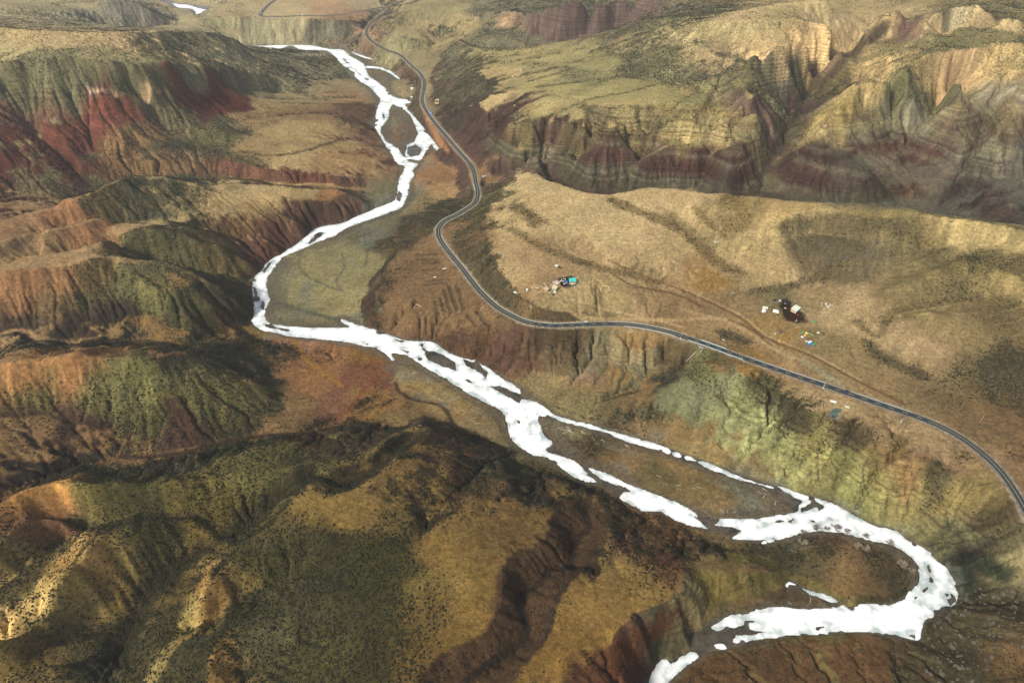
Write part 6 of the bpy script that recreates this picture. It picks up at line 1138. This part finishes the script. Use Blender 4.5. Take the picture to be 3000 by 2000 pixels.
roll('green_bundle', 2384, 1009, 0.4, 4.2, 0.6, mgreen, 'green bundle beside the blue heap at the bottom of the camp', 'tarpaulin')
roll('dark_green_sheet', 2330, 980, 0.3, 4.6, 0.35, mat('dark_green_sheet', (0.01, 0.12, 0.05)), 'dark green sheet at the upper left corner of the camp', 'tarpaulin')
roll('green_pen_cover', 1656, 818, -1.1, 2.4, 0.4, mgreen, 'green cover behind the blue shed in the sheep pen', 'tarpaulin')
roll('green_pen_strip', 1668, 833, -1.2, 2.6, 0.35, mgreen, 'green strip in front of the turquoise roofed barn', 'tarpaulin')
roll('white_beam', 2335, 958, 0.45, 5.0, 0.22, mdrift, 'pale beam lying below the tall pole of the farmyard', 'beam')
roll('white_tarpaulin', 1303, 787, 0.35, 5.0, 0.5, mwhite, 'crumpled white sheet beside the road on the ruins bench', 'tarpaulin')
def heap(name, px, py, s, m_, label, cat, seed=1, lev=3, m2=None):
    p = at(px, py); t = thing(name, p, label, cat); MB().blob((0, 0, 0.1), s, seed, lev, 0.22, -0.15).build('pile', m_, t, False); r = random.Random(seed)
    q = MB()
    for k in range(5): a = r.random()*6.28; q.box((math.cos(a)*s[0]*0.8, math.sin(a)*s[1]*0.8, 0), (0.5+0.5*r.random(), 0.4, 0.35), a, bev=0.04)
    q.build('loose_pieces', m2 or m_, t)
heap('blue_heap', 2372, 1008, (2.0, 1.5, 1.0), mblue, 'bright blue tarpaulin heap at the bottom of the camp', 'heap', 3, m2=mwhite)
heap('hay_stack', 2363, 977, (2.2, 1.8, 1.4), mhay, 'golden hay stack at the top right of the camp', 'hay stack', 4)
heap('second_hay_stack', 2358, 983, (1.5, 1.3, 1.0), mhay, 'smaller golden hay heap left of the camp hay stack', 'hay stack', 14)
heap('white_rubbish', 2350, 987, (1.6, 1.2, 0.5), mwhite, 'white rubbish heap in the middle of the camp', 'heap', 5, 2)
heap('pale_rubbish', 2362, 999, (1.2, 0.9, 0.4), mpale, 'pale rubbish heap left of the blue heap', 'heap', 6, 2, mwhite)
heap('black_heap', 2270, 880, (2.4, 1.5, 1.2), mblack, 'black heap uphill of the white canvas tent', 'heap', 7)
heap('small_black_heap', 2280, 922, (1.1, 0.8, 0.7), mblack, 'small black heap at the corner of the white canvas tent', 'heap', 8)
heap('dark_bale', 2412, 975, (1.4, 0.9, 0.8), mat('dark_green_bale', (0.02, 0.035, 0.02)), 'dark bale right of the white slab', 'bale', 9)
heap('stone_rubble', 1510, 857, (2.2, 1.6, 0.9), mat('pale_rubble', (0.45, 0.43, 0.36), vary=0.3), 'pale rubble heap at the edge of the scrub left of the farm', 'rubble', 10, 3)
heap('dark_scrap', 1508, 848, (2.4, 1.2, 0.8), mat('dark_green_scrap', (0.02, 0.04, 0.03)), 'dark green scrap heap above the pale rubble', 'heap', 11)
heap('fuel_heap', 1640, 784, (2.6, 1.3, 0.8), mdung, 'dark dung fuel heap right of the small grey hut', 'heap', 12)
heap('yard_heap', 1621, 863, (2.2, 1.2, 0.7), mblack, 'black scrap heap below the thatched hut', 'heap', 13)
heap('rubble_mound', 1575, 842, (3.0, 1.8, 0.7), mmud, 'brown rubble mound between grey-blue yurt and ruined yard', 'rubble', 15)
heap('red_heap', 2338, 923, (0.9, 0.7, 0.6), mrust, 'small red heap in the farmhouse yard', 'heap', 16, 2)
heap('brown_heap', 2300, 903, (1.6, 1.1, 0.6), mmud, 'brown earth heap behind the farmhouse', 'heap', 17)
heap('stones_on_bench', 1274, 812, (1.8, 1.0, 0.5), mat('white_stones', (0.5, 0.47, 0.4), vary=0.3), 'small pile of white stones on the ruins bench', 'stones', 18)
# ------------------------------------------------------------------ sheep
mface = mat('dark_sheep_face', (0.10, 0.08, 0.06))
def sheep_mesh(bend):
    V = [(-0.55, 0, 0.72), (-0.2, 0, 0.76), (0.2, 0, 0.78), (0.52, 0, 0.80), (0.72, 0, 0.80+0.22*bend), (0.92, 0, 0.78+0.3*bend), (1.08, 0, 0.68+0.3*bend)]; E = [(i, i+1) for i in range(6)]; R = [0.24, 0.34, 0.34, 0.28, 0.15, 0.13, 0.07]
    for x, k in ((-0.42, 0), (0.42, 3)):
        for s in (-1, 1):
            a = len(V); V += [(x, s*0.17, 0.5), (x+(-0.05 if k == 0 else 0.0), s*0.18, 0.25), (x, s*0.18, 0.02)]; R += [0.12, 0.06, 0.05]; E += [(k, a), (a, a+1), (a+1, a+2)]
    a = len(V); V.append((-0.80, 0, 0.60)); R.append(0.06); E.append((0, a))
    me = bpy.data.meshes.new('sheep'); me.from_pydata(V, E, []); o = bpy.data.objects.new('sheep_cage', me); C.objects.link(o)
    sk = o.modifiers.new('skin', 'SKIN')
    for v, r in zip(me.skin_vertices[0].data, R): v.radius = (r, r)
    me.skin_vertices[0].data[1].use_root = True
    dg = bpy.context.evaluated_depsgraph_get(); ev = o.evaluated_get(dg); m2 = bpy.data.meshes.new_from_object(ev); m2.name = 'sheep'; bpy.data.objects.remove(o); m2.materials.clear(); m2.materials.append(mwool); m2.polygons.foreach_set('use_smooth', [True]*len(m2.polygons)); return m2
SHM = [sheep_mesh(-0.8), sheep_mesh(0.6), sheep_mesh(0.0)]
rs = random.Random(4)
def flock(n, fn, label, group):
    for k in range(n):
        px, py = fn(); p = at(px, py); o = link(bpy.data.objects.new('sheep', SHM[k % 3])); o.location = p; s = 0.95+0.25*rs.random(); o.scale = (s, s, s); o.rotation_euler = (0, 0, rs.random()*6.28); tag(o, label, 'sheep', group)
flock(44, lambda: (1628+rs.gauss(0, 7), 831+rs.gauss(0, 4)), 'cream sheep in the loose flock left of the dark pen', 'sheep outside the pen')
flock(20, lambda: rs.choice([(1648+rs.gauss(0, 5), 826+rs.gauss(0, 4)), (1677+rs.gauss(0, 5), 834+rs.gauss(0, 1.2))]), 'cream sheep standing on the dark floor of the pen', 'sheep inside the pen')
flock(24, lambda: (2424+rs.gauss(0, 7), 900+rs.gauss(0, 4.5)), 'cream sheep in the flock right of the corral fence', 'sheep right of the corral')
flock(7, lambda: (2097+rs.gauss(0, 5), 710+rs.gauss(0, 1)), 'cream sheep in the small flock high on the tan slope', 'sheep high on the slope')
# ------------------------------------------------------------------ driftwood, boulders, bank saplings
DW = [(1642,1252,.5),(1646,1256,.7),(1650,1259,-.5),(1655,1258,.4),(1660,1262,-.6),(1663,1256,-.9),(1668,1254,-1),(1668,1263,-.7),(1671,1259,-.8),(1674,1264,-.6),(1657,1266,.3),(1634,1254,.6),(1706,1266,-.9),(1710,1268,-.8),(1739,1285,-1.1),(1767,1291,-.7),(1834,1305,-1),(1838,1307,-.8),(1602,1254,-.1),(2050,1428,-.3),(2127,1424,.6),(2226,1442,-.6),(2242,1434,-.8),(2271,1472,1.2),(2117,1497,-1.2),(2131,1497,1.2),(2154,1498,.6),(2374,1755,1.2),(2314,1766,-.6),(1400,1240,.1),(1216,1092,.1),(1420,1094,.3),(2240,1450,.9),(2035,1431,-.2),(1290,1170,-.2),(1360,1205,-.9),(1990,1420,.5),(1930,1395,-.4)]
for k in range(4):
    r = random.Random(k); P_ = [(-3+6*i_/5, 0.25*r.uniform(-1, 1), 0.15+0.1*r.random()) for i_ in range(6)]; m_b = MB().tube(P_, 0.24, 7, 0.10); m_b.tube([P_[1], (P_[1][0]-0.5, 1.0, 0.45)], 0.09, 5, 0.04); m_b.tube([P_[3], (P_[3][0]+0.8, -0.9, 0.5)], 0.07, 5, 0.03); m_b.tube([P_[0], (P_[0][0]-0.5, 0.4, 0.3)], 0.13, 5, 0.05); m_b.tube([P_[0], (P_[0][0]-0.5, -0.4, 0.25)], 0.12, 5, 0.05)
    DW.append(mesh_from('driftwood_log', m_b.v, m_b.f, mdrift))
LOGM = DW[-4:]; DW = DW[:-4]
for k, (x_, y_, a_) in enumerate(DW):
    p = at(x_, y_); o = link(bpy.data.objects.new('driftwood_log', LOGM[k % 4])); o.location = (p[0], p[1], p[2]); s = 0.55+0.45*rs.random(); o.scale = (s, s, s); o.rotation_euler = (0, 0, a_)
    w_ = 'in the tangle at the upstream end of the gravel bar' if k < 12 else ('on the left bank gravel bar' if x_ < 1600 else 'scattered over the long gravel bar')
    if y_ > 1600: w_ = 'on the shingle inside the big bend'
    tag(o, 'bleached driftwood log '+w_, 'driftwood', 'driftwood '+w_)
BO = []
def boulder_mesh(seed):
    bm = bmesh.new(); r = random.Random(seed); pts = [bm.verts.new((r.gauss(0, 1)*0.6, r.gauss(0, 1)*0.5, r.gauss(0, 1)*0.42)) for _ in range(22)]
    ret = bmesh.ops.convex_hull(bm, input=pts); bmesh.ops.delete(bm, geom=[g for g in ret['geom_interior'] if isinstance(g, bmesh.types.BMVert)], context='VERTS')
    bmesh.ops.bevel(bm, geom=bm.edges[:], offset=0.05, segments=1, affect='EDGES'); me = bpy.data.meshes.new('boulder'); bm.to_mesh(me); bm.free(); me.materials.append(mrock); return me
BOM = [boulder_mesh(i) for i in range(8)]
def boulders(n, fn, label, group, s0, s1):
    for k in range(n):
        px, py = fn(k); p = at(px, py); o = link(bpy.data.objects.new('boulder', BOM[k % 8])); s = s0+(s1-s0)*rs.random()**2; o.scale = (s, s, s*rs.uniform(0.8, 1.1)); o.location = (p[0], p[1], p[2]+0.12*s); o.rotation_euler = (0, 0, rs.random()*6.28); tag(o, label, 'boulder', group)
def scree_pt(k):
    while True:
        x_, y_ = rs.uniform(2700, 2998), rs.uniform(1690, 1998)
        if in_poly(np.array([x_]), np.array([y_]), [(2700,1850),(2790,1800),(2830,1740),(2920,1690),(3000,1700),(3000,1900),(2900,1960),(2860,2000),(2700,2000),(2705,1900)])[0]: return x_, y_
boulders(190, scree_pt, 'rough brown boulder in the dark scree beside the big ice bend', 'boulders of the scree', 0.6, 2.0)
RK = [(2430,762),(2436,765),(2444,768),(2452,766),(2458,764),(2464,759),(2470,757),(2476,755),(2480,752),(2484,757),(2440,770),(2410,726),(2416,729),(2412,735),(2418,738),(2377,755),(2350,758),(2530,738),(2536,742),(2542,738),(2548,760),(2530,766),(2555,755),(2535,780),(2545,786),(2565,704),(2570,709),(2562,713),(2575,690),(2500,745),(2520,752)]
boulders(len(RK), lambda k: RK[k], 'dark brown boulder fallen on the shaded bowl slope below the crest', 'fallen boulders in the bowl', 1.0, 2.2)
SA = [(140,60),(190,85),(205,92),(305,130),(385,155),(425,180),(585,210),(620,240),(640,255),(655,265),(735,265),(750,268),(765,275),(800,280),(835,300),(1060,350),(1070,358),(1085,360),(1195,420),(1208,424),(1222,428),(1245,435),(1290,450),(1345,430),(1355,440),(1390,460),(1402,468),(1420,480),(2010,720)]
def sapling_mesh(seed):
    r = random.Random(seed); q = MB()
    for k in range(9):
        a = r.random()*6.28; l = 0.35+0.35*r.random(); z = 2.2+1.6*r.random(); q.tube([(0.1*math.cos(a), 0.1*math.sin(a), -0.2), (l*0.5*math.cos(a), l*0.5*math.sin(a), z*0.55), (l*math.cos(a), l*math.sin(a), z)], 0.09, 4, 0.03)
        for j in range(6): f = 0.35+0.6*r.random(); b_ = r.random()*6.28; q.tube([(l*f*math.cos(a), l*f*math.sin(a), z*f), (l*f*math.cos(a)+0.3*math.cos(b_), l*f*math.sin(a)+0.3*math.sin(b_), z*f+0.45)], 0.05, 3, 0.02)
    return mesh_from('sapling', q.v, q.f, mtwigd)
SAM = [sapling_mesh(i) for i in range(3)]
for k, (x_, y_) in enumerate(SA):
    p = at(1600+x_/5.88, 1180+(y_+18)/5.88); o = link(bpy.data.objects.new('sapling', SAM[k % 3])); o.location = p; s = 0.8+0.5*rs.random(); o.scale = (s, s, s); o.rotation_euler = (0, 0, rs.random()*6.28)
    tag(o, 'thin dark leafless sapling in the row along the right river bank', 'sapling', 'saplings along the right river bank')
# ------------------------------------------------------------------ leafless trees round the big bend
def bare_tree(px, py, h, wd, m_, label, seed):
    p = at(px, py); t = thing('bare_tree', p, label, 'tree'); r = random.Random(seed); tr_ = MB(); cr = MB()
    nst = 3 if h > 5 else 2
    def grow(q, a, d, l, lev, base, n_):
        e = (q[0]+d[0]*l, q[1]+d[1]*l, q[2]+d[2]*l); mid = tuple((q[i]+e[i])/2+r.uniform(-1, 1)*l*0.06 for i in range(3))
        (tr_ if lev == 0 else cr).tube([q, mid, e], a, 5 if lev < 2 else 3, a*0.62)
        if lev == 4: return
        for k in range(n_):
            f = 0.45+0.55*(k+1)/n_; s = tuple(q[i]+(e[i]-q[i])*f for i in range(3)); th_ = r.random()*6.28; sp_ = 0.5+0.35*r.random()
            nd_ = Vector((d[0]+sp_*math.cos(th_), d[1]+sp_*math.sin(th_), d[2]*0.8+0.15)).normalized(); grow(s, a*0.55, nd_, l*(0.62+0.2*r.random()), lev+1, base, n_ if lev < 3 else 4)
    for k in range(nst):
        a = 6.28*k/nst+r.random(); g = wd/h*0.45; grow((0.12*math.cos(a), 0.12*math.sin(a), -0.3), 0.16+0.012*h, Vector((g*math.cos(a), g*math.sin(a), 1)).normalized(), h*0.34, 0, h, 4)
    tr_.build('trunk', m_, t); cr.build('crown', m_, t)
mtp = mat('pale_twigs', (0.21, 0.165, 0.115), vary=0.3)
for k, (x_, y_, h, w_, m_, lb) in enumerate([(340,405,6,6,mtwig,'small bare grey tree at the left end of the bank facing the ice'),(525,360,9,8,mtwig,'tall bare grey tree leaning over the ice where the channels join'),(690,360,6,5,mtwig,'low bare tree between the two tall ones on the ice edge'),(815,360,9.5,8,mtwigd,'tall bare dark tree over the broken ice'),(985,395,6,5,mtwig,'thin bare tree right of the tall dark tree at the ice edge'),(1240,455,7,6,mtwig,'lone bare tree on the bank above the widest white ice'),(1590,560,6.5,7,mtwig,'spreading bare tree at the upper right bank of the bend'),
  (340,555,8,8,mtp,'pale bare tree behind the bank at the left of the point bar'),(1130,610,7,7,mtp,'pale brown bare tree on the left of the clump inside the bend'),(1240,640,7.5,8,mtp,'pale brown bare tree on the right of the clump inside the bend'),(1060,555,5,5,mtwigd,'dark low bare tree just behind the pale clump'),(1770,880,9,9,mtp,'large pale bare tree near the tip of the point bar'),(1870,1070,8,10,mtwigd,'dark reddish bare tree at the tip of the point bar'),(1910,960,6,6,mtp,'small pinkish bare tree behind the dark reddish one')]):
    bare_tree(2280+x_/4.9, 1480+y_/4.9, h, w_, m_, lb, 50+k)
# ------------------------------------------------------------------ the nearest bushes, each one by itself
mbn = flat_mat('near_bush_leaves', (0.020, 0.023, 0.012), 0.9, 0.05, 0.6, 1.2)
def shrub_mesh(seed):
    q = MB(); r = random.Random(seed)
    for k in range(7): a = r.random()*6.28; d = 0.55*r.random(); q.blob((d*math.cos(a), d*math.sin(a), 0.25+0.25*r.random()), (0.35+0.25*r.random(), 0.35+0.25*r.random(), 0.35+0.2*r.random()), seed*10+k, 2, 0.6, -0.6)
    return mesh_from('shrub', q.v, q.f, mbn)
SBM = [shrub_mesh(i) for i in range(6)]
for k, (x_, y_, z_, r_) in enumerate(SHRUB_SPOTS):
    o = link(bpy.data.objects.new('shrub', SBM[k % 6])); o.location = (float(x_), float(y_), float(z_)); o.scale = (float(r_)*1.15,)*3; o.rotation_euler = (0, 0, rs.random()*6.28); tag(o, 'low dark olive bush on the nearest slope at the bottom of the picture', 'bush', 'bushes on the nearest slope')
